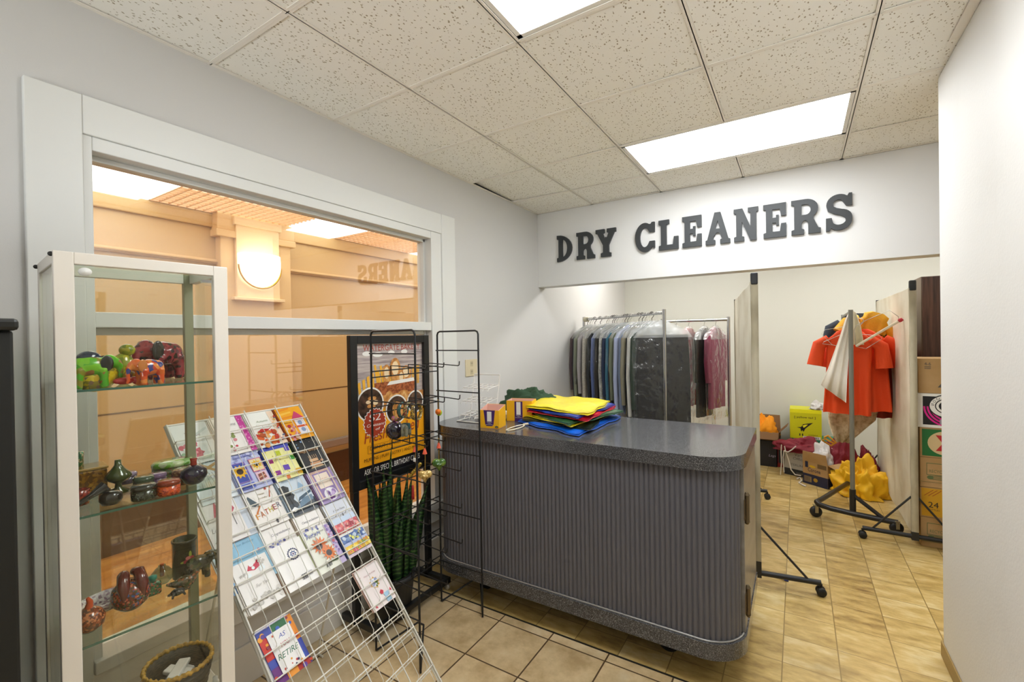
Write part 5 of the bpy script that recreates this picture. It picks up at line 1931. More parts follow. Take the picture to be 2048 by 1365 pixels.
for a, b_, c_, d_ in ((.13, .180, .135, .24), (.8, .18, .805, .24), (.13, .180, .8, .182), (.13, .238, .8, .24)):
    q.rect(F(a), G(b_), F(c_), G(d_), 8, z_())
q.text('MUFFINS | PUFF PASTRY | AND MORE', F(.08), G(.118), F(.84), G(.032), 8, z_())
q.build('poster', pm_, t)

# ================================================================ SNAKE PLANT
pc = (-1.955, 1.80)
t = thing('snake_plant', 'tall snake plant with upright dark green leaves in a grey pot', 'plant', (*pc, 0))
MB(T(*pc, 0)).lathe([(0, .005), (.088, .0), (.094, .006), (.118, .215), (.126, .217), (.127, .235), (.115, .236), (.107, .21), (0, .2)], 0, 32).build('pot', mat('pot_grey', '3a3b3e', .5), t)
MB(T(*pc, 0)).lathe([(0, .215), (.108, .205)], 0, 24, caps=False).build('soil', mat('soil', '2a2018', .9, bump=.6, bs=80), t)
m, nt, out = newmat('snake_leaf')
b = nd(nt, 'ShaderNodeBsdfPrincipled')
nt.links.new(b.outputs[0], out.inputs[0])
tc = nd(nt, 'ShaderNodeTexCoord')
wv = nd(nt, 'ShaderNodeTexWave')
wv.bands_direction = 'Z'
wv.inputs['Scale'].default_value = 14
wv.inputs['Distortion'].default_value = 9
wv.inputs['Detail'].default_value = 3
nt.links.new(tc.outputs['Object'], wv.inputs['Vector'])
nt.links.new(ramp(nt, wv.outputs[0], [(.2, '15301a'), (.65, '21431f'), (.98, '486b34')]), b.inputs['Base Color'])
b.inputs['Roughness'].default_value = .35
MATS['snake_leaf'] = m
rn = random.Random(11)
leaves = [(-.055, -.06, .70, -.05, .3), (.02, -.05, .66, -.03, .9), (-.02, .0, .74, .0, 1.3), (.05, -.02, .50, .02, .5), (.03, .05, .58, .05, 1.0), (-.05, .05, .60, .06, .2), (.0, .08, .52, .1, .8), (.07, .04, .46, .06, 1.6), (-.07, 0, .55, -.03, 1.1), (.05, .085, .48, .14, .4), (.0, -.085, .62, -.07, .7), (.08, -.03, .38, .05, 1.2), (.02, .02, .42, .02, .1), (-.03, -.03, .48, -.06, 1.5)]
for i, (dx, dy, hh, ly, rz) in enumerate(leaves):
    q = MB(T(pc[0] + dx, pc[1] + dy, .205))
    loops = []
    n = 12
    bx_ = (rn.random() - .5) * .06
    for k in range(n + 1):
        f = k / n
        wd = .030 * (.62 + 1.0 * math.sin(PI * min(f * 1.05 + .12, 1)) * .7) * (1 - f ** 5) + .0008
        cx, cy_, cz = bx_ * f * f, ly * f ** 1.5, hh * f
        a = rz + .5 * f
        ux, uy = math.cos(a), math.sin(a)
        th_ = .003 * (1 - f * .7)
        cup = .35 * wd
        loops.append([(cx + ux * wd - uy * cup, cy_ + uy * wd + ux * cup, cz), (cx + uy * th_, cy_ - ux * th_, cz), (cx - ux * wd - uy * cup, cy_ - uy * wd + ux * cup, cz), (cx - uy * th_, cy_ + ux * th_, cz)])
    q.loft(loops, 0)
    q.build('leaf', m, t)
# ================================================================ CLOTHES RACKS
chrome = mat('chrome', 'c9c9c9', .15, 1)
hwire = mat('hanger_wire', 'b9b6ae', .3, .7)
hdark = mat('hanger_dark', '4a4844', .4, .5)
whanger = mat('hanger_white', 'e6e4de', .4)
film = glassmat('garment_film', (.985, .985, .985), 1.45, .2, 1.1, .8, 11, .025, (.92, .93, .94))
film2 = glassmat('garment_film_shoulder', (.97, .97, .97), 1.45, .2, 1.5, .6, 12, .30, (.93, .95, .95))


def sup(hw, ht, n, e=.6):
    """rounded flat loop in xy: half width hw, half thickness ht"""
    o = []
    for k in range(n):
        w_ = 2 * PI * k / n
        c_, s_ = math.cos(w_), math.sin(w_)
        o.append((math.copysign(abs(c_) ** e, c_) * hw, math.copysign(abs(s_) ** e, s_) * ht))
    return o


def bodyloft(mb, rows, seed, fold=.35, n=36, mi=0, caps=True, freq=5, lean=0):
    loops = []
    z0 = rows[0][0]
    z1 = rows[-1][0]
    for z, hw, ht, cx in rows:
        k = (z0 - z) / max(z0 - z1, 1e-6)
        lp = []
        for i, (x, y) in enumerate(sup(hw, ht, n)):
            f = fold * ht * k * math.sin(freq * x / max(hw, .05) * 1.6 + seed + 1.3 * noise.noise(V((x * 6 + seed, z * 2, 0))))
            f += fold * .5 * ht * noise.noise(V((x * 9, z * 5, seed)))
            lp.append((cx + x * (1 + .03 * noise.noise(V((seed, z * 4, i * .05)))), y + f + lean * k, z))
        loops.append(lp)
    mb.loft(loops, mi, caps)
    return mb


def hanger(M_, m_, w=.2, parent=None, nm='hanger'):
    q = MB(M_)
    hk = [(.0, .0, -.085), (0, 0, -.03)] + [(.018 * math.sin(a), 0, -.012 + .020 * (1 - math.cos(a)) * .6) for a in (.4, .9, 1.4, 1.9, 2.4, 2.9)] + [(-.012, 0, .012), (-.018, 0, -.004)]
    hk = [(0, 0, -.085), (0, 0, -.04), (.016, 0, -.022), (.020, 0, -.004), (.014, 0, .012), (0, 0, .018), (-.013, 0, .012), (-.018, 0, -.002)]
    q.tube([(p[0] * 1.15, p[1], p[2] + .0015) for p in hk], .0032, 0, 6)
    q.tube([(0, 0, -.085), (w, 0, -.175), (w - .01, 0, -.185), (-w + .01, 0, -.185), (-w, 0, -.175)], .0022, 0, 6, True)
    return q.build(nm, m_, parent)


def shirt(M_, L_, w, ht, m_, parent, seed, sleeve=.5, coll=None, cx=0, nm='shirt_body'):
    q = MB(M_)
    bodyloft(q, [(-.085, .05, ht * .7, cx), (-.11, .10, ht * .9, cx), (-.14, w * .36, ht, cx), (-.17, w * .47, ht, cx), (-.24, w * .49, ht * 1.05, cx), (-.4, w * .48, ht * 1.05, cx), (-.6 * L_ - .1, w * .49, ht, cx), (-L_, w * .5, ht * .9, cx)], seed)
    o = q.build(nm, m_, parent)
    if sleeve:
        for s_ in (-1, 1):
            q = MB(M_)
            x0 = s_ * w * .44
            q.tube([(cx + x0, 0, -.165), (cx + x0 + s_ * .035, 0, -.22), (cx + x0 + s_ * .05, .004, -.2 - sleeve * .5), (cx + x0 + s_ * .045, -.004, -.17 - sleeve)], [ht * .9, ht * 1.15, ht * 1.0, ht * .85], 0, 12)
            q.build('sleeve', m_, parent)
    if coll:
        q = MB(M_)
        q.tube([(cx + .05 * math.cos(2 * PI * k / 16), ht * .9 * math.sin(2 * PI * k / 16), -.088) for k in range(16)], .012, 0, 8, True)
        q.build('collar', coll, parent)
    return o


def cover(M_, L_, w, ht, parent, seed):
    q = MB(M_)
    bodyloft(q, [(-.06, .02, ht * .5, 0), (-.10, .10, ht * .9, 0), (-.15, w * .45, ht * 1.2, 0), (-.21, w * .54, ht * 1.25, 0)], seed, .3, 30, 0, False)
    q.build('cover_shoulder', film2, parent)
    q = MB(M_)
    bodyloft(q, [(-.21, w * .54, ht * 1.25, 0), (-.4, w * .56, ht * 1.3, 0), (-.7, w * .55, ht * 1.25, 0), (-L_, w * .54, ht * 1.15, 0)], seed + 2, .4, 30, 0, False)
    q.build('plastic_cover', film, parent)


RA, RB = V((-.957, 3.955, 1.745)), V((-2.03, 4.75, 1.745))
t = thing('garment_rack', 'chrome garment rack running to the left wall packed with bagged clothes', 'clothes rack', ((RA.x + RB.x) / 2, (RA.y + RB.y) / 2, 0))
d_ = (RB - RA).normalized()
pdir = V((-d_.y, d_.x, 0))          # across the rail
ang = math.atan2(d_.y, d_.x)
q = MB()
q.rod(RA, RB, .013, 0, 12)
q.build('rail', chrome, t)
for p, nm in ((RA, 'near'), (RB, 'far')):
    q = MB()
    q.rod((p.x, p.y, .09), (p.x, p.y, 1.775), .016, 0, 12)
    q.build('post', chrome, t)
    q = MB()
    q.rod(V((p.x, p.y, .09)) - pdir * .24, V((p.x, p.y, .09)) + pdir * (.24 if nm == 'near' else .09), .016, 0, 10)
    q.build('base_bar', chrome, t)
    for s_ in (-.23, .23 if nm == 'near' else .08):
        c_ = V((p.x, p.y, .0)) + pdir * s_
        q = MB(T(c_.x, c_.y, 0))
        q.lathe([(0, -.012), (.034, -.012), (.036, 0), (.034, .012), (0, .012)], 0, 16, T(0, 0, .036, 0, PI / 2))
        q.box((-.01, -.01, .05), (.01, .01, .09))
        q.build('caster', rub, t)
q = MB()
q.rod((RA.x, RA.y, .1), (RB.x, RB.y, .1), .012, 0, 10)
q.build('lower_bar', chrome, t)
for k in range(4):
    q = MB(frame(RB.lerp(RA, .02 + .013 * k), pdir, V((0, 0, 1))))
    q.lathe([(.013, -.004), (.026, -.004), (.026, .004), (.013, .004), (.013, -.004)], 0, 18, caps=False)
    tag(q.build('size_ring', mat('ivory_ring', 'd8d2b8', .4)), 'cream divider ring at the left end of the packed rack rail', 'ring', 'divider rings on the packed rail')


def cloth(n, c, **k):
    k.setdefault('bump', .35)
    k.setdefault('bs', 120)
    return mat('cloth_' + n, c, k.pop('rough', .8), **k)


gar = [('plum grey', '5a4a4e', .74, 1), ('slate', '3c424a', .92, 1), ('sage', '8c917e', .55, 1), ('pearl grey', 'b4aeb0', .86, 1), ('stone grey', 'bab5aa', .96, 1), ('charcoal', '2c2e30', .62, 1), ('denim blue', '5a6a9a', .98, 1), ('off-white', 'cfccc4', .9, 0), ('dark brown', '2d2a26', .95, 1), ('silver print', '8e8f8c', .98, 1), ('navy', '24304a', .9, 1), ('teal', '3a6a80', .8, 1), ('black with rust trim', '2a2424', .95, 1), ('olive', '6f7560', .95, 1), ('pale blue', 'a9b2d0', 1.02, 1), ('grey blue', '6a7690', .9, 1), ('khaki', '8a836e', .9, 1), ('ink black', '1a1a1f', .98, 1), ('white', 'd4d2cc', .85, 1), ('dark green', '2e3a30', .9, 1)]
nG = len(gar)
GAP = [.9, .9, 1, 2.0, 2.2, .7, 1.3, .6, .8, 1.7, .8, .8, .7, .8, 1.7, .9, .8, .8, .9, 1]
first = None
for i, (nm, c_, L_, sl) in enumerate(gar):
    f = .06 + .82 * sum(GAP[:i]) / sum(GAP[:nG - 1])
    p = RB.lerp(RA, f)
    yw = ang - PI / 2 + (.10 * math.sin(i * 2.3))
    lab = '%s bagged garment, %s on the packed rack' % (nm, {0: 'leftmost', nG - 1: 'last before the black trousers'}.get(i, 'right of %s' % gar[i - 1][0]))
    t = thing('bagged_garment', lab, 'garment', (p.x, p.y, p.z), yw, 'bagged clothes on the packed rack')
    M_ = T(p.x, p.y, p.z, yw)
    hanger(M_, (hdark, hwire, whanger, hdark)[i % 4], .17, t)
    vv = {'silver print': dict(var=[(.3, '6a6c6c'), (.5, 'a5a5a0'), (.7, 'c8c8c4')], vs=30), 'stone grey': dict(var=[(.3, 'a8a298'), (.7, 'c6c1b6')], vs=90)}.get(nm, {})
    shirt(M_, L_, .36, .022, cloth(nm, c_, **vv), t, i * 1.7, (.60 + .22 * ((i * 37) % 10) / 10) if sl else 0, cloth('white', 'd4d2cc') if nm == 'pale blue' else None)
    cover(M_, L_ + .06, .40, .024, t, i * 3.1)
# motif on the ink-black garment
# big black trousers on wide hangers at the near end
for i, (f, a, lab, L_) in enumerate(((.925, .42, 'wide black trousers under film just left of the chrome post', 1.0), (.985, .50, 'wide black trousers under film straddling the chrome post', 1.02))):
    p = RB.lerp(RA, f)
    yw = ang - PI / 2 - a
    t = thing('bagged_trousers', lab, 'garment', (p.x, p.y, p.z), yw, 'bagged clothes on the packed rack')
    M_ = T(p.x, p.y, p.z, yw)
    hanger(M_, whanger, .22, t)
    q = MB(M_)
    bodyloft(q, [(-.188, .205, .008, 0), (-.2, .21, .012, 0), (-.35, .215, .014, 0), (-.6, .22, .016, 0), (-.85, .222, .016, 0), (-L_, .225, .012, 0)], i + .5, .6)
    q.build('trousers', cloth('black trousers', '1b1a17'), t)
    q = MB(M_)
    q.box((-.21, -.004, -.196), (.21, .012, -.184))
    q.build('hanger_tube', mat('hanger_tube', 'b9b39c', .5), t)
    cover(M_, L_ + .03, .46, .022, t, i * 5.3 + 20)

# second chrome rack
r2y, r2x0, r2x1, r2z = 5.35, -1.32, -.622, 1.712
t = thing('garment_rack', 'chrome garment rack with a few bagged clothes right of the packed rack', 'clothes rack', ((r2x0 + r2x1) / 2, r2y, 0))
MB().rod((r2x0, r2y, r2z), (r2x1, r2y, r2z), .014, 0, 12).build('rail', chrome, t)
for x in (r2x0, r2x1):
    MB().rod((x, r2y, .09), (x, r2y, r2z + .03), .017, 0, 12).build('post', chrome, t)
    MB().rod((x, r2y - .25, .09), (x, r2y + .25, .09), .017, 0, 10).build('base_bar', chrome, t)
    for y in (r2y - .24, r2y + .24):
        q = MB(T(x, y, 0))
        q.lathe([(0, -.012), (.034, -.012), (.036, 0), (.034, .012), (0, .012)], 0, 16, T(0, 0, .036, 0, PI / 2))
        q.box((-.01, -.01, .05), (.01, .01, .09))
        q.build('caster', rub, t)
MB().rod((r2x0, r2y, .1), (r2x1, r2y, .1), .013, 0, 10).build('lower_bar', chrome, t)
for i, (px_, nm, c_, L_, sl, lab) in enumerate(((1352, 'white', 'd4d2cc', .8, 1, 'white bagged shirt nearest the black trousers on the right rack'), (1377, 'crimson', '9c1f36', .95, 1, 'crimson bagged shirt on the right rack'), (1408, 'black suit', '2a2b27', 1.05, 1, 'black bagged suit hanging between crimson and maroon clothes'), (1431, 'maroon', '7d2f4a', .95, 1, 'maroon bagged dress near the right post of the right rack'))):
    p = on(px_, 645, 1, r2y)
    yw = PI / 2 - .28
    t = thing('bagged_garment', lab, 'garment', (p.x, r2y, r2z), yw, 'bagged clothes on the right rack')
    M_ = T(p.x, r2y, r2z, yw)
    hanger(M_, hwire, .17, t)
    shirt(M_, L_, .36, .03, cloth(nm, c_), t, i * 2.9 + 40, .5)
    cover(M_, L_ + .12, .42, .038, t, i * 4.1 + 60)

# ================================================================ FABRIC SCREENS ON CASTERS
canvas = mat('cream_canvas', 'd9d2bd', .65, var=[(.35, 'cabfa6'), (.55, 'dfd9c7')], vs=2.2, bump=.35, bs=5)
edgec = mat('canvas_edge', 'b3a88c', .7, var=[(.3, '8a8068'), (.6, 'c4bca4')], vs=4, stretch=(1, 1, .6), bump=.3, bs=40)
stb = mat('screen_black', '1d1e20', .4)


def screen(near, far, zt, zb, label, foot_n, foot_f):
    near, far = V((*near, 0)), V((*far, 0))
    d = (far - near)
    Ln = d.length
    d.normalize()
    a = math.atan2(d.y, d.x)
    t = thing('fabric_screen', label, 'room divider', tuple((near + far) / 2), a)
    M_ = T(near.x, near.y, 0, a)
    q = MB(M_)
    ny, nz = 24, 26
    for s_ in (-1, 1):
        g = []
        for i in range(ny + 1):
            for j in range(nz + 1):
                u, w_ = i / ny, j / nz
                rip = .006 * noise.noise(V((u * 7, w_ * 2, s_ * 3))) + .004 * noise.noise(V((u * 3 + 4, w_ * 9, s_)))
                g.append((.012 + (Ln - .024) * u, s_ * (.014 + rip), zb + (zt - zb) * w_))
        fs = [(i * (nz + 1) + j, (i + 1) * (nz + 1) + j, (i + 1) * (nz + 1) + j + 1, i * (nz + 1) + j + 1) for i in range(ny) for j in range(nz)]
        if s_ > 0:
            fs = [f[::-1] for f in fs]
        q.add(g, fs, 0, True)
    q.build('fabric_panel', canvas, t)
    for x in (0, Ln):
        q = MB(M_)
        loops = []
        for k in range(22):
            z = zb + (zt - zb) * k / 21
            o_ = .005 * noise.noise(V((z * 6, x, 2)))
            loops.append([(x - .014 + o_, -.02, z), (x + .014 + o_, -.02 - o_, z), (x + .014, .02 + o_, z), (x - .014, .02, z)])
        q.loft(loops, 0)
        q.build('edge_sleeve', edgec, t)
        q = MB(M_)
        q.box((x - (.018 if x == 0 else .006), -.02, zt - .02), (x + (.018 if x == 0 else .010), .02, zt + (.055 if x == 0 else .012)))
        q.build('corner_cap', stb, t, bevel=.008 if x == 0 else .004, seg=3)
    for x, (l, r, sk) in ((0, foot_n), (Ln, foot_f)):
        q = MB(M_)
        q.box((x - .016, -.02, .05), (x + .016, .02, zb + .02))
        q.tube([(x + sk * l, l, .075), (x + sk * r, r, .075)], .016, 0, 10)
        q.build('foot_bar', stb, t)
        for e in (l, r):
            q = MB(M_)
            q.rod((x, math.copysign(.018, e), .36 if x == 0 else .3), (x + sk * e * .8, e * .8, .085), .007)
            q.build('brace', stb, t)
            for s_ in (-1, 1):
                q = MB(M_ @ T(x + sk * e + s_ * .016, e, .026, 0, 0, PI / 2))
                q.lathe([(0, -.008), (.024, -.008), (.026, -.004), (.026, .004), (.024, .008), (0, .008)], 0, 18)
                q.build('caster_wheel', rub, t)
            q = MB(M_)
            q.rod((x + sk * e, e, .03), (x + sk * e, e, .07), .008)
            q.build('caster_stem', stb, t)


screen((-.222, 3.165), (-.49, 4.82), 1.875, .13, 'tall cream fabric screen on casters standing behind the counter end', (-.33, .30, .0), (-.24, .26, 0))
screen((.703, 4.29), (.70, 5.88), 1.865, .09, 'tall cream fabric screen on casters in front of the carton stack', (-.285, .30, -.0), (-.2, .2, 0))

# ================================================================ POST RACK WITH SHIRTS
P3 = V((.366, 4.55, 0))
t = thing('garment_rack', 'rolling rack with grey post and black tube base holding orange shirts', 'clothes rack', (P3.x, P3.y, 0))
gpost = mat('grey_steel_post', '8a8a84', .4, .6)
btub = mat('black_tube', '232120', .35)
for p in (P3, V((.40, 5.75, 0))):
    q = MB()
    q.rod((p.x, p.y, .27), (p.x, p.y, 1.735), .0165, 0, 12)
    q.build('post', gpost, t)
    q = MB()
    q.rod((p.x, p.y, .10), (p.x, p.y, .285), .022, 0, 12)
    q.build('post_socket', btub, t)
MB().rod((P3.x, P3.y, 1.718), (.40, 5.75, 1.718), .013, 0, 10).build('rail', gpost, t)
q = MB()
q.tube([(.125, 4.60, .125), (.14, 4.565, .115), (.22, 4.54, .105), (.38, 4.52, .095), (.64, 4.50, .085)], .022, 0, 10)
q.tube([(.125, 4.60, .125), (.16, 4.68, .125), (.40, 5.35, .12), (.50, 5.75, .11)], .020, 0, 10)
q.tube([(.20, 5.80, .10), (.64, 5.72, .10)], .020, 0, 10)
q.build('base_tube', btub, t)
MB().tube([(P3.x, P3.y, .24), (.55, 4.515, .10)], .016, 0, 8).build('brace', btub, t)
for x, y in ((.118, 4.585), (.63, 4.50), (.21, 5.8), (.63, 5.72)):
    c_ = MB(T(x, y, 0, .35))
    c_.lathe([(0, -.014), (.02, -.014), (.044, -.012), (.046, 0), (.044, .012), (.02, .014), (0, .014)], 0, 24, T(0, 0, .046, 0, PI / 2))
    c_.build('caster_wheel', rub, t)
    c_ = MB(T(x, y, 0, .35))
    c_.box((-.012, -.022, .04), (.012, -.017, .10))
    c_.box((-.012, .017, .04), (.012, .022, .10))
    c_.box((-.016, -.022, .095), (.016, .022, .102))
    c_.build('caster_fork', mat('zinc_fork', 'b5ac8e', .35, .7), t)


def on3(px_, py_, y):
    p = on(px_, py_, 1, y)
    return p


def drape(name, L, R, y, seed, m_, label, cat, amp=.012, nf=4, th=.01, group=None):
    """hanging cloth between a left and a right outline (real points, top to bottom)"""
    n = 24
    front, back = [], []
    rows = len(L)
    mb = MB()
    for s_, st_ in ((-1, front), (1, back)):
        for i in range(rows):
            k = i / (rows - 1)
            for j in range(n + 1):
                u = j / n
                p = L[i].lerp(R[i], u)
                e = min(1, 8 * min(u, 1 - u))
                st_.append((p.x, p.y + amp * (.25 + .75 * k) * math.sin(nf * PI * u + seed + .6 * noise.noise(V((u * 3, k * 2, seed)))) + s_ * th * e * .5, p.z))
    N = n + 1
    fs = [(i * N + j, (i + 1) * N + j, (i + 1) * N + j + 1, i * N + j + 1) for i in range(rows - 1) for j in range(n)]
    off = len(front)
    fs2 = [tuple(off + k for k in f[::-1]) for f in fs]
    rim = [j for j in range(N)] + [i * N + n for i in range(1, rows)] + [(rows - 1) * N + j for j in range(n - 1, -1, -1)] + [i * N for i in range(rows - 2, 0, -1)]
    side = [(rim[k], rim[(k + 1) % len(rim)], off + rim[(k + 1) % len(rim)], off + rim[k]) for k in range(len(rim))]
    mb.add(front + back, fs + fs2 + side, 0, True)
    o = mb.build(name, m_)
    return tag(o, label, cat, group)


yy = 4.64
Lp = [(1699, 622), (1690, 640), (1680, 672), (1668, 705), (1656, 738), (1641, 770)]
Rp = [(1704, 622), (1703, 640), (1700, 672), (1697, 715), (1694, 760), (1692, 806)]
drape('white_trousers', [on3(*p, yy) for p in Lp], [on3(*p, yy - .0) for p in Rp], yy, 1.0, cloth('white trousers', 'f0ebe2', bump=.15), 'white trousers folded over the front end of the rolling rack', 'trousers', .016, 5, .012)
Lp = [(1706, 622), (1706, 650), (1707, 690)]
Rp = [(1712, 626), (1722, 655), (1728, 690)]
drape('cream_cloth', [on3(*p, yy + .02) for p in Lp], [on3(*p, yy + .02) for p in Rp], yy, 2.0, cloth('cream cloth', 'e0d8bc', bump=.15), 'short cream cloth hanging right of the grey post top', 'cloth', .008, 3, .008)
# wire hanger with cardboard tube
a_, b_ = on3(1712, 693, 4.60), on3(1797, 643, 4.56)
t = thing('tube_hanger', 'tilted wire hanger with a white cardboard tube and red end', 'hanger', tuple(on3(1706, 655, 4.58)))
MB().tube([a_, b_], .010, 0, 10).build('cardboard_tube', mat('tube_white', 'e8dcc4', .6), t)
q = MB()
dd = (b_ - a_).normalized()
q.tube([b_, b_ + dd * .012, b_ + dd * .03], [.012, .016, .012], 0, 10)
q.build('red_end', mat('hanger_red', 'c0283a', .5), t)
q = MB()
q.tube([b_, on3(1797, 634, 4.57), on3(1779, 621, 4.58), on3(1732, 641, 4.59), on3(1712, 652, 4.6), on3(1708, 660, 4.6), a_], .0022, 0, 6)
q.build('hanger_wire', hwire, t)
# empty wire hangers around the shirts
for i, (pts_, lab) in enumerate(((((1700, 652), (1650, 660), (1643, 668), (1664, 690), (1700, 700), (1702, 660)), 'empty wire hanger sticking out left over the orange shirt'), (((1704, 660), (1648, 684), (1645, 688), (1690, 694), (1704, 690)), 'second empty wire hanger low on the orange shirt shoulder'), (((1712, 668), (1760, 672), (1764, 678), (1732, 698), (1712, 694)), 'empty wire hanger at the right shoulder of the orange shirts'))):
    q = MB()
    q.tube([on3(*p, 4.70 + .015 * i) for p in pts_], .0022, 0, 6, True)
    tag(q.build('wire_hanger', hwire), lab, 'hanger', 'empty hangers on the rolling rack')

orange = cloth('orange polo', 'e2480f', rough=.75, bump=.2)


def polo(cx, y, zt, w, L_, m_, label, seed, sl=.16, tilt=0, flare=.1, yaw=0, cat='shirt', name='polo_shirt', hang_=True):
    t = thing(name, label, cat, (cx, y, zt), yaw)
    M_ = T(cx, y, zt, yaw, 0, tilt)
    if hang_:
        hanger(M_, hwire, w * .4, t)
    q = MB(M_)
    ht = .035
    bodyloft(q, [(-.075, .045, ht * .6, 0), (-.10, .09, ht * .8, 0), (-.135, w * .36, ht, 0), (-.17, w * .47, ht, 0), (-.25, w * .47, ht * 1.2, 0), (-.45, w * .47, ht * 1.4, 0), (-L_ + .08, w * .50, ht * 1.5, 0), (-L_, w * .51, ht * 1.5, 0)], seed, .55, 48, freq=6)
    q.build('shirt_body', m_, t)
    for s_ in (-1, 1):
        q = MB(M_)
        x0 = s_ * w * .43
        q.tube([(x0, 0, -.165), (x0 + s_ * .07, 0, -.22), (x0 + s_ * (.07 + flare * .5), .0, -.22 - sl * .6), (x0 + s_ * (.06 + flare), -.005, -.2 - sl)], [ht * 1.1, ht * 1.5, ht * 1.65, ht * 1.75], 0, 14)
        q.build('sleeve', m_, t)
    return t


c1, c2 = on3(1690, 640, 4.80), on3(1712, 640, 4.92)
polo(c1.x + .035, 4.80, 1.66, .33, .80, orange, 'front orange polo shirt left of the grey rack post', 3, .2, .04, .035)
polo(c2.x + .03, 4.93, 1.655, .36, .78, orange, 'second orange polo shirt right of the grey rack post', 8, .2, -.03, .05)
polo(c2.x + .09, 5.10, 1.62, .34, .82, cloth('rust red shirt', '8a2414', bump=.2), 'dark rust red shirt behind the orange polo shirts', 13, .18, -.02)
c3 = on3(1740, 640, 5.02)
polo(c3.x + .08, 5.02, 1.79, .24, .33, cloth('mustard jersey', 'd8a012', bump=.25, rough=.6), 'mustard yellow jersey slung high behind the orange shirts', 19, .12, .35, .03, 0, 'shirt', 'jersey', False)
polo(on3(1716, 640, 5.15).x, 5.15, 1.80, .28, .42, cloth('navy jacket', '27303e', bump=.25), 'dark navy jacket at the back of the rolling rack', 23, .2, .05, .02, 0, 'jacket', 'jacket', False)
Lp = [(1652, 800), (1656, 822), (1657, 845), (1664, 868), (1672, 884)]
Rp = [(1752, 800), (1757, 822), (1752, 842), (1735, 856), (1700, 886)]
fur = mat('cloth_fur', 'bfa886', .9, bump=.9, bs=60, var=[(.3, '9a8262'), (.5, 'c6b292'), (.7, 'dccbae')], vs=24)
drape('fur_wrap', [on3(*p, 5.02) for p in Lp], [on3(*p, 5.02) for p in Rp], 5.02, 4.0, fur, 'beige mottled fur wrap hanging below the orange shirts', 'garment', .02, 5, .03)

# ================================================================ CARTONS AT THE RIGHT
kraft = mat('kraft', 'b08d5e', .75, var=[(.3, 'a5814f'), (.7, 'bb9a6c')], vs=5)
kin = mat('kraft_inside', '9c7a4c', .8)
bx0, by0 = .742, 4.335
zs = [0, .214, .430, .646, .862, 1.106, 1.358]
BW, BD = .36, .30


def stackbox(i, label, m_, dx=0, art=None, artm=None):
    t = thing('carton', label, 'box', (bx0 + BW / 2, by0 + BD / 2, zs[i]), 0, 'stack of cartons')
    x0 = bx0 + dx
    q = MB()
    q.box((x0, by0, zs[i] + .001), (x0 + BW, by0 + BD, zs[i + 1] - .001))
    q.build('carton_body', m_, t, bevel=.003)
    if art:
        h = zs[i + 1] - zs[i]
        q = MB(frame((x0, by0 - .0006, zs[i]), (1, 0, 0), (0, 0, 1)))
        art(q, h)
        q.build('print', artm, t)
    return t


pgreen = mat('print_kraft_green', '5a6a42', .6)


def a_recy(q, h):
    q.rect(.035, h * .42, .16, h * .82, 0, .0004)
    q.rect(.038, h * .44, .157, h * .80, 1, .0008)
    q.disc(.055, h * .34, .018, .014, 0)
    q.text('RECYCLE', .05, h * .5, .09, .022, 0)
    for k in range(3):
        q.rect(.05, h * (.28 + .05 * k), .15, h * (.30 + .05 * k), 0, .001)
    q.rect(.0, h * .18, BW, h * .19, 0, .0004)


stackbox(0, 'plain brown carton at the floor of the right carton stack', kraft, 0, a_recy, [pgreen, kraft])


def a_24(q, h):
    q.rect(0.008, 0.01, BW, h * .97, 0, .0004)
    for k in range(3):
        q.add([(.02 + k * .022, h * .72, .0008), (.026 + k * .022, h * .72, .0008), (.075 + k * .022, h * .93, .0008), (.069 + k * .022, h * .93, .0008)], [(0, 1, 2, 3)], 1)
    q.text('24', .045, h * .34, .055, .04, 2)
    q.text('BOTTLES', .04, h * .24, .065, .012, 2)


stackbox(1, 'yellow-fronted carton marked 24, second from the floor', kraft, -.002, a_24, [mat('print_amber', 'c8961c', .5), mat('print_rust', '9a4a1c', .5), kmat])
stackbox(2, 'brown carton with green stamp between the yellow and green cartons', kraft, .0, a_recy, [pgreen, kraft])


def a_xx(q, h):
    q.rect(.012, .012, BW, h - .012, 0, .0004)
    q.disc(.14, h * .5, .098, .085, 1, .0008, 30)
    for s_ in (1, -1):
        q.add([(.085 + (.0 if s_ > 0 else .075), h * .24, .0012 + .0002 * s_), (.115 + (.0 if s_ > 0 else .075), h * .24, .0012 + .0002 * s_), (.19 - (.0 if s_ > 0 else .075), h * .76, .0012 + .0002 * s_), (.16 - (.0 if s_ > 0 else .075), h * .76, .0012 + .0002 * s_)], [(0, 1, 2, 3)], 2)
    q.text('DOS', .12, h * .8, .05, .02, 2, .0016)


stackbox(3, 'green carton with a big red X in the middle of the right stack', kraft, 0, a_xx, [mat('print_green', '1f6a34', .5), mat('print_sand', 'd0b88a', .5), mat('print_red', 'b8242c', .5)])


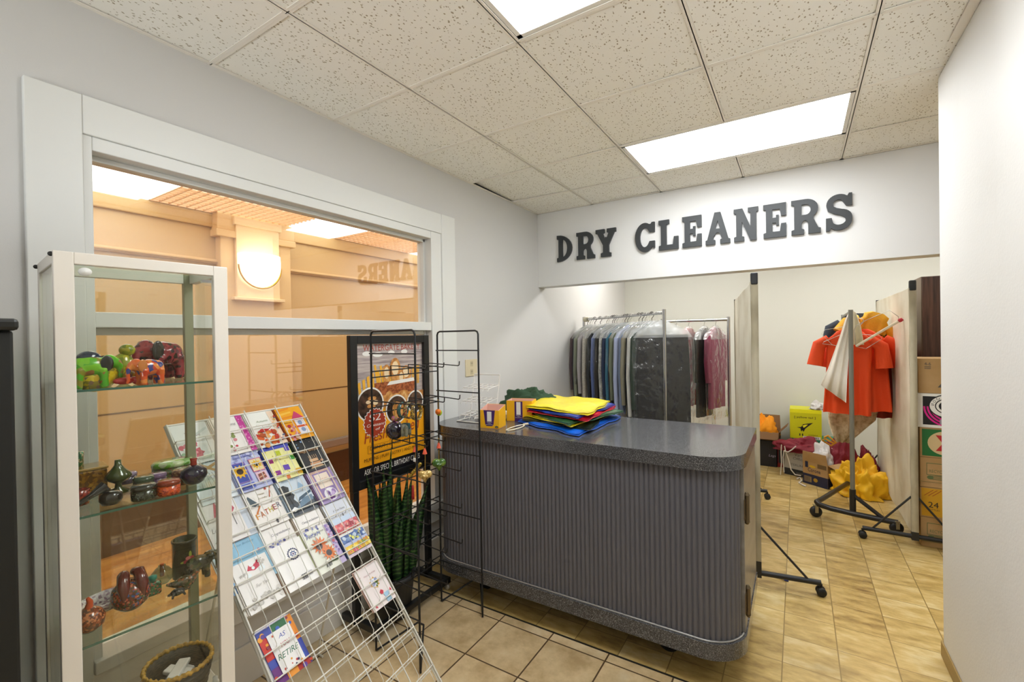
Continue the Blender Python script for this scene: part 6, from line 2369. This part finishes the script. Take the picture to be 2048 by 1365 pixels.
def a_mag(q, h):
    q.rect(.0, 0, BW, h, 0, .0003)
    q.rect(.03, .02, BW, h - .02, 1, .0006)
    for k in range(4):
        r0 = .075 + .019 * k
        q.add([(.175 + rr * math.cos(math.radians(a)), h * .62 + rr * math.sin(math.radians(a)), .0009 + .00002 * k) for rr, aa in ((r0, range(180, 271, 9)), (r0 + .011, range(270, 179, -9))) for a in aa if True], [tuple(range(22))], 2)
    q.disc(.165, h * .64, .105, .085, 1, .0012, 30)
    q.disc(.165, h * .64, .098, .078, 0, .0014, 30)
    q.disc(.165, h * .64, .070, .056, 1, .0016, 30)
    q.disc(.165, h * .64, .064, .050, 0, .0018, 30)
    q.disc(.165, h * .64, .05, .038, 1, .002, 30)
    q.rect(.14, h * .55, .2, h * .70, 0, .0022)
    for k, ch in enumerate('SOUTHERN'):
        a = math.radians(172 - k * 21)
        q.text(ch, .165 + .083 * math.cos(a) - .008, h * .64 + .065 * math.sin(a) - .007, .016, .016, 1, .0024)
    q.rect(.12, .026, .15, .062, 3, .0024)


stackbox(4, 'white and magenta carton with a round black emblem, second from top', mat('carton_white', 'd8d4d4', .5), -.012, a_mag, [mat('print_white', 'eceae4', .5), mat('print_black', '17171a', .5), mat('print_magenta', 'd81f8c', .5), mat('print_grey', '9a8fa0', .5)])


def a_tri(q, h):
    q.add([(.105, .045, .0006), (.30, .045, .0006), (.20, .19, .0006)], [(0, 1, 2)], 0)
    q.text('4-6', .035, h * .80, .035, .022, 0)
    for k in range(3):
        q.rect(.035, h * (.70 + .03 * k), .07, h * (.712 + .03 * k), 0, .0008)


t_ = stackbox(5, 'brown carton with a grey triangle on top of the right stack', kraft, -.006, a_tri, [mat('print_char', '54504a', .6)])
q = MB(frame((bx0 - .0068, by0 + BD, zs[5]), (0, -1, 0), (0, 0, 1)))
q.add([(.12, .12, .0006), (.22, .12, .0006), (.17, .21, .0006)], [(0, 1, 2)])
q.build('side_print', mat('print_black', '17171a', .5), t_)
# dark wood cabinet behind the cartons
t = thing('wood_cabinet', 'tall dark wood grain cabinet standing behind the carton stack', 'cabinet', (1.15, 4.95, 0))
wd_ = mat('dark_walnut', '4a2f26', .4, var=[(.3, '32201a'), (.5, '563a2e'), (.7, '6e4c3c')], vs=9, stretch=(5, 5, .35))
MB().box((.832, 4.76, .0), (1.45, 5.18, 1.985)).build('cabinet_body', mat('walnut_side', '6b5a4a', .45), t, bevel=.003)
MB().box((.836, 4.742, .05), (1.138, 4.76, 1.98)).build('door', wd_, t, bevel=.002)
MB().box((1.142, 4.742, .05), (1.446, 4.76, 1.98)).build('door', wd_, t, bevel=.002)

# ================================================================ FLOOR PILE AT THE BACK
def openbox(label, c, w, d, h, yaw, m_, min_, flaps=(), name='carton', art=None, artm=None, th=.005):
    t = thing(name, label, 'box', c, yaw)
    M_ = T(*c, yaw)
    q = MB(M_)
    carton(q, w, d, h, th, 0, 1)
    q.build('carton_body', [m_, min_], t)
    for side, a, ln in flaps:
        q = MB(M_)
        ca, sa = math.cos(a), math.sin(a)
        if side == 'front':
            q.add([(-w / 2, -d / 2, h), (w / 2, -d / 2, h), (w / 2 - .01, -d / 2 - ln * sa, h + ln * ca), (-w / 2 + .01, -d / 2 - ln * sa, h + ln * ca)], [(0, 1, 2, 3)])
        elif side == 'back':
            q.add([(-w / 2, d / 2, h), (w / 2, d / 2, h), (w / 2 - .01, d / 2 + ln * sa, h + ln * ca), (-w / 2 + .01, d / 2 + ln * sa, h + ln * ca)], [(0, 1, 2, 3)])
        elif side == 'right':
            q.add([(w / 2, -d / 2, h), (w / 2, d / 2, h), (w / 2 + ln * sa, d / 2 - .01, h + ln * ca), (w / 2 + ln * sa, -d / 2 + .01, h + ln * ca)], [(0, 1, 2, 3)])
        else:
            q.add([(-w / 2, -d / 2, h), (-w / 2, d / 2, h), (-w / 2 - ln * sa, d / 2 - .01, h + ln * ca), (-w / 2 - ln * sa, -d / 2 + .01, h + ln * ca)], [(0, 1, 2, 3)])
        q.build('flap', m_, t, solid=.004)
    if art:
        q = MB(M_ @ frame((-w / 2, -d / 2 - .0006, 0), (1, 0, 0), (0, 0, 1)))
        art(q, w, h)
        q.build('print', artm, t)
    return t


kl, kr, ke = on(1606, 965, 2, 0), on(1656, 980, 2, 0), on(1691, 968, 2, 0)
cw_ = (kr - kl).length
cy_ = math.atan2(kr.y - kl.y, kr.x - kl.x)
cdp = .26
cc_ = (kl + kr) / 2 + V((-math.sin(cy_), math.cos(cy_), 0)) * (cdp / 2)


def a_cor(q, w, h):
    q.rect(0, 0, w, h * .45, 0, .0004)
    q.rect(w * .06, h * .10, w * .36, h * .34, 1, .0008)
    for k in range(9):
        q.rect(w * (.08 + .025 * k), h * .12, w * (.09 + .025 * k), h * .32, 0, .0011)
    q.disc(w * .52, h * .24, .022, .02, 2, .0008)
    q.text('Corona', w * .22, h * .56, w * .5, h * .17, 0)
    q.text('Extra', w * .40, h * .47, w * .28, h * .08, 2, .0012)
    q.disc(w * .4, h * .8, w * .13, h * .05, 3, .0008)
    q.rect(w * .10, h * .72, w * .22, h * .98, 0, .0008)
    q.rect(w * .6, h * .78, w * .95, h * .96, 4, .0008)


knav = mat('print_navy', '1a2040', .5)
tco = openbox('open brown and navy beer carton stuffed with white cloth', (cc_.x, cc_.y, 0), cw_, cdp, .235, cy_, kraft, kin, (('front', .12, .10), ('right', 1.9, .13)), 'carton', a_cor, [knav, mat('print_tan', '8a7450', .6), mat('print_gold', 'b08a2a', .5), mat('print_yellow', 'd8b01a', .5), mat('print_brown', '6a5234', .6)])
q = MB(T(cc_.x, cc_.y, 0, cy_) @ frame((cw_ / 2 + .0006, -cdp / 2, 0), (0, 1, 0), (0, 0, 1)))
q.rect(0, 0, cdp, .105, 0, .0004)
q.disc(cdp * .45, .05, .035, .02, 1, .0008)
q.build('side_print', [knav, mat('print_gold', 'b08a2a', .5)], tco)
wcl = cloth('white cotton', 'd9d6d4', bump=.3, bs=40)
heap('white_cloth', (cc_.x, cc_.y + .02, .10), cw_ * .40, .095, .27, 9.4, wcl, 'white crumpled cloth bulging out of the beer carton', 'cloth', fold=.7)
# grey-white office carton with cords
sl_, sr_ = on(1568, 948, 2, 0), on(1606, 957, 2, 0)
sw = (sr_ - sl_).length + .04
sy_ = math.atan2(sr_.y - sl_.y, sr_.x - sl_.x)
scn = (sl_ + sr_) / 2 + V((-math.sin(sy_), math.cos(sy_), 0)) * .13 + V((.02, 0, 0))


def a_st(q, w, h):
    q.rect(0, 0, w, h * .27, 0, .0004)
    q.text('Vari', w * .46, h * .80, w * .30, h * .12, 1, .0012)
    q.text('Office', w * .38, h * .66, w * .5, h * .10, 1, .0012, shear=.2)
    q.text('STERLING', w * .22, h * .40, w * .7, h * .09, 1, .0012)
    q.rect(w * .52, h * .1, w * .9, h * .16, 2, .0008)


openbox('grey-white lettered carton with cords hanging over it', (scn.x, scn.y, 0), sw, .25, .27, sy_, mat('carton_grey', 'b4b1aa', .6), kin, (), 'carton', a_st, [mat('print_dark', '24282c', .5), mat('print_mid', '5a5c5e', .5), mat('print_char', '54504a', .6)])
mar = cloth('maroon jersey', '7a0c22', rough=.65, bump=.3, bs=30)
heap('maroon_cloth', (scn.x - .02, scn.y - .01, .262), .21, .15, .12, 15.2, mar, 'maroon crumpled jersey on the grey-white carton', 'cloth', fold=.75)
cor_ = mat('white_cord', 'd8d2c8', .7)
for i, (pts_, lab) in enumerate(((((1569, 893), (1571, 903), (1577, 920), (1582, 940), (1590, 950), (1602, 952)), 'white cord hanging in a loop down the grey-white carton'), (((1592, 893), (1584, 900), (1576, 905), (1568, 902), (1566, 915), (1568, 945)), 'white cord branch tied over the grey-white carton'), (((1563, 890), (1562, 905), (1563, 925), (1561, 950)), 'white tassel cord hanging to the floor at the carton corner'))):
    q = MB()
    yb_ = min(sl_.y, sr_.y) - .03
    q.tube([on(*p, 1, yb_ - .01 * i) for p in pts_], .006, 0, 6)
    o = q.build('cord', cor_)
    tag(o, lab, 'cord', 'white cords on the pile')
q = MB()
pp = [on(x, y, 2, .008) for x, y in ((1594, 958), (1600, 956), (1604, 962), (1598, 966), (1606, 971), (1612, 973))]
q.tube(pp, .008, 0, 6)
tag(q.build('cord', cor_), 'white cord end lying on the floor by the beer carton', 'cord', 'white cords on the pile')
# black carton, open brown carton with orange cloth, red edge carton
bl_, br_ = on(1526, 932, 2, 0), on(1554, 934, 2, 0)
bw_ = .30
t = thing('carton', 'black carton on the floor under the brown carton of orange cloth', 'box', (br_.x - bw_ / 2, 6.2, 0))
MB().box((br_.x - bw_, 6.07, 0), (br_.x, 6.33, .30)).build('carton_body', mat('carton_black', '16161a', .5), t, bevel=.004)
q = MB(frame((br_.x - bw_, 6.0694, 0), (1, 0, 0), (0, 0, 1)))
q.text('Legs', bw_ * .72, .11, .07, .035, 0, shear=.3)
q.build('print', mat('print_grey', '9a8fa0', .5), t)
t = thing('carton', 'narrow red carton edge beside the black carton', 'box', (br_.x + .04, 6.2, 0))
MB().box((br_.x + .006, 6.10, 0), (br_.x + .07, 6.32, .28)).build('carton_body', mat('carton_red', '8a1c1a', .5), t, bevel=.004)
q = MB(frame((br_.x + .006, 6.0994, 0), (1, 0, 0), (0, 0, 1)))
q.rect(.01, .05, .055, .22, 0)
q.build('print', mat('print_dark', '24282c', .5), t)
openbox('open brown carton full of orange cloth standing on the black carton', (br_.x - .14, 6.2, .302), .34, .24, .10, -.05, mat('kraft_dark', '7d5a34', .75), kin, (('back', .25, .17), ('right', .75, .12), ('front', 2.7, .09)), 'carton')
orc = cloth('orange cloth', 'f09a10', bump=.3, bs=30)
heap('orange_cloth', (br_.x - .15, 6.18, .34), .14, .10, .22, 21.7, orc, 'bright orange crumpled cloth in the open brown carton', 'cloth', fold=.8)
# yellow wine carton on a teal one
yl, yr = on(1580, 880, 1, 6.12), on(1644, 888, 1, 6.12)
ytop = on(1612, 820, 1, 6.12).z
yw_ = yr.x - yl.x
t = thing('carton', 'teal green carton on the floor holding up the yellow carton', 'box', ((yl.x + yr.x) / 2 + .06, 6.27, 0))
MB().box((yl.x + .02, 6.12, 0), (yr.x + .13, 6.42, ytop - .335)).build('carton_body', mat('carton_teal', '147a5c', .5), t, bevel=.004)
t = thing('carton', 'bright yellow lettered wine carton against the back wall', 'box', ((yl.x + yr.x) / 2, 6.27, ytop - .335))
MB().box((yl.x, 6.12, ytop - .335), (yr.x, 6.42, ytop)).build('carton_body', mat('carton_lemon', 'd2d013', .45), t, bevel=.004)
q = MB(frame((yl.x, 6.1194, ytop - .335), (1, 0, 0), (0, 0, 1)))
h = .335
q.rect(0, h * .88, yw_, h, 2, .0003)
q.text('[ yellow tail ]', yw_ * .15, h * .68, yw_ * .66, h * .09, 0)
# leaping wallaby drawing
q.add([(yw_ * a, h * b2_, .0008) for a, b2_ in ((.22, .38), (.36, .40), (.42, .50), (.60, .54), (.74, .57), (.62, .47), (.54, .40), (.48, .34), (.44, .24), (.40, .30), (.36, .24), (.34, .36))], [tuple(range(12))], 0)
q.add([(yw_ * a, h * b2_, .0012) for a, b2_ in ((.40, .45), (.48, .49), (.58, .50), (.50, .42), (.44, .38))], [tuple(range(5))], 2)
q.rect(yw_ * .30, h * .10, yw_ * .335, h * .18, 0)
q.rect(yw_ * .385, h * .10, yw_ * .42, h * .18, 0)
q.text('AUSTRALIA', yw_ * .58, h * .13, yw_ * .3, h * .035, 0)
q.rect(yw_ * .42, h * .01, yw_ * .96, h * .10, 1, .0006)
for k in range(14):
    q.rect(yw_ * (.45 + .034 * k), h * .02, yw_ * (.462 + .034 * k + .004 * (k % 3)), h * .085, 0, .001)
q.build('print', [mat('print_black', '17171a', .5), mat('print_white', 'eceae4', .5), mat('print_lemon', 'f0ec1c', .45)], t)
# white lace and bag behind the shirts
lz = on(1655, 850, 1, 5.9)
heap('white_lace', (yr.x - .03, 6.2, ytop + .001), .07, .07, .09, 27.3, wcl, 'white frilly cloth lying on the right edge of the yellow carton', 'cloth', fold=.9)
# yellow and maroon sports bag with a drawstring, yellow jersey, maroon jersey
m1 = on(1685, 935, 2, .0)
heap('maroon_bag', (on(1672, 905, 1, 5.55).x + .03, 5.70, .002), .17, .14, .40, 33.3, mar, 'maroon drawstring sports bag leaning behind the beer carton', 'bag', fold=.6)
q = MB()
q.tube([on(x, y, 1, 5.42) for x, y in ((1668, 888), (1650, 878), (1645, 882), (1662, 892), (1672, 886), (1656, 872), (1648, 876))], .010, 0, 8)
tag(q.build('drawstring', mat('mustard_cord', 'c88a14', .6)), 'mustard yellow drawstring loop of the maroon bag', 'cord')
yj = cloth('yellow jersey', 'efba14', rough=.6, bump=.35, bs=16)
heap('yellow_jersey', (.50, 5.40, .004), .18, .12, .25, 39.1, yj, 'bright yellow crumpled jersey on the base of the rolling rack', 'jersey', fold=1.1, n=80, rings=32)
heap('maroon_cloth', (.585, 5.74, .002), .10, .14, .32, 45.9, mar, 'maroon crumpled cloth between the yellow jersey and the fabric screen', 'cloth', fold=.6)
# pen on the floor
pa, pb_ = on(1562, 1158, 2, .005), on(1577, 1163, 2, .005)
t = thing('ballpoint_pen', 'clear ballpoint pen with a blue cap lying on the vinyl floor', 'pen', tuple(pa * .5 + pb_ * .5 - V((0, 0, .005))))
MB().tube([pa - (pb_ - pa) * .6, pa + (pb_ - pa) * .45], .004, 0, 8).build('barrel', mat('pen_clear', 'cfc6b0', .2), t)
MB().tube([pa + (pb_ - pa) * .45, pb_], .0055, 0, 8).build('cap', mat('pen_blue', '1c3a9a', .3), t)
# ================================================================ RENDER LOOK
w_ = bpy.data.worlds.new('world')
sc.world = w_
w_.use_nodes = True
w_.node_tree.nodes['Background'].inputs[0].default_value = (.8, .85, 1, 1)
w_.node_tree.nodes['Background'].inputs[1].default_value = .3
sc.view_settings.view_transform = 'Standard'
sc.view_settings.look = 'None'
sc.view_settings.gamma = 1
sc.view_settings.use_curve_mapping = False
sc.view_settings.exposure = EXPO
cy = sc.cycles
cy.use_denoising = True
cy.max_bounces = 10
cy.diffuse_bounces = 4
cy.glossy_bounces = 4
cy.transmission_bounces = 6
cy.transparent_max_bounces = 40
cy.sample_clamp_indirect = 6
cy.caustics_reflective = False
cy.caustics_refractive = False
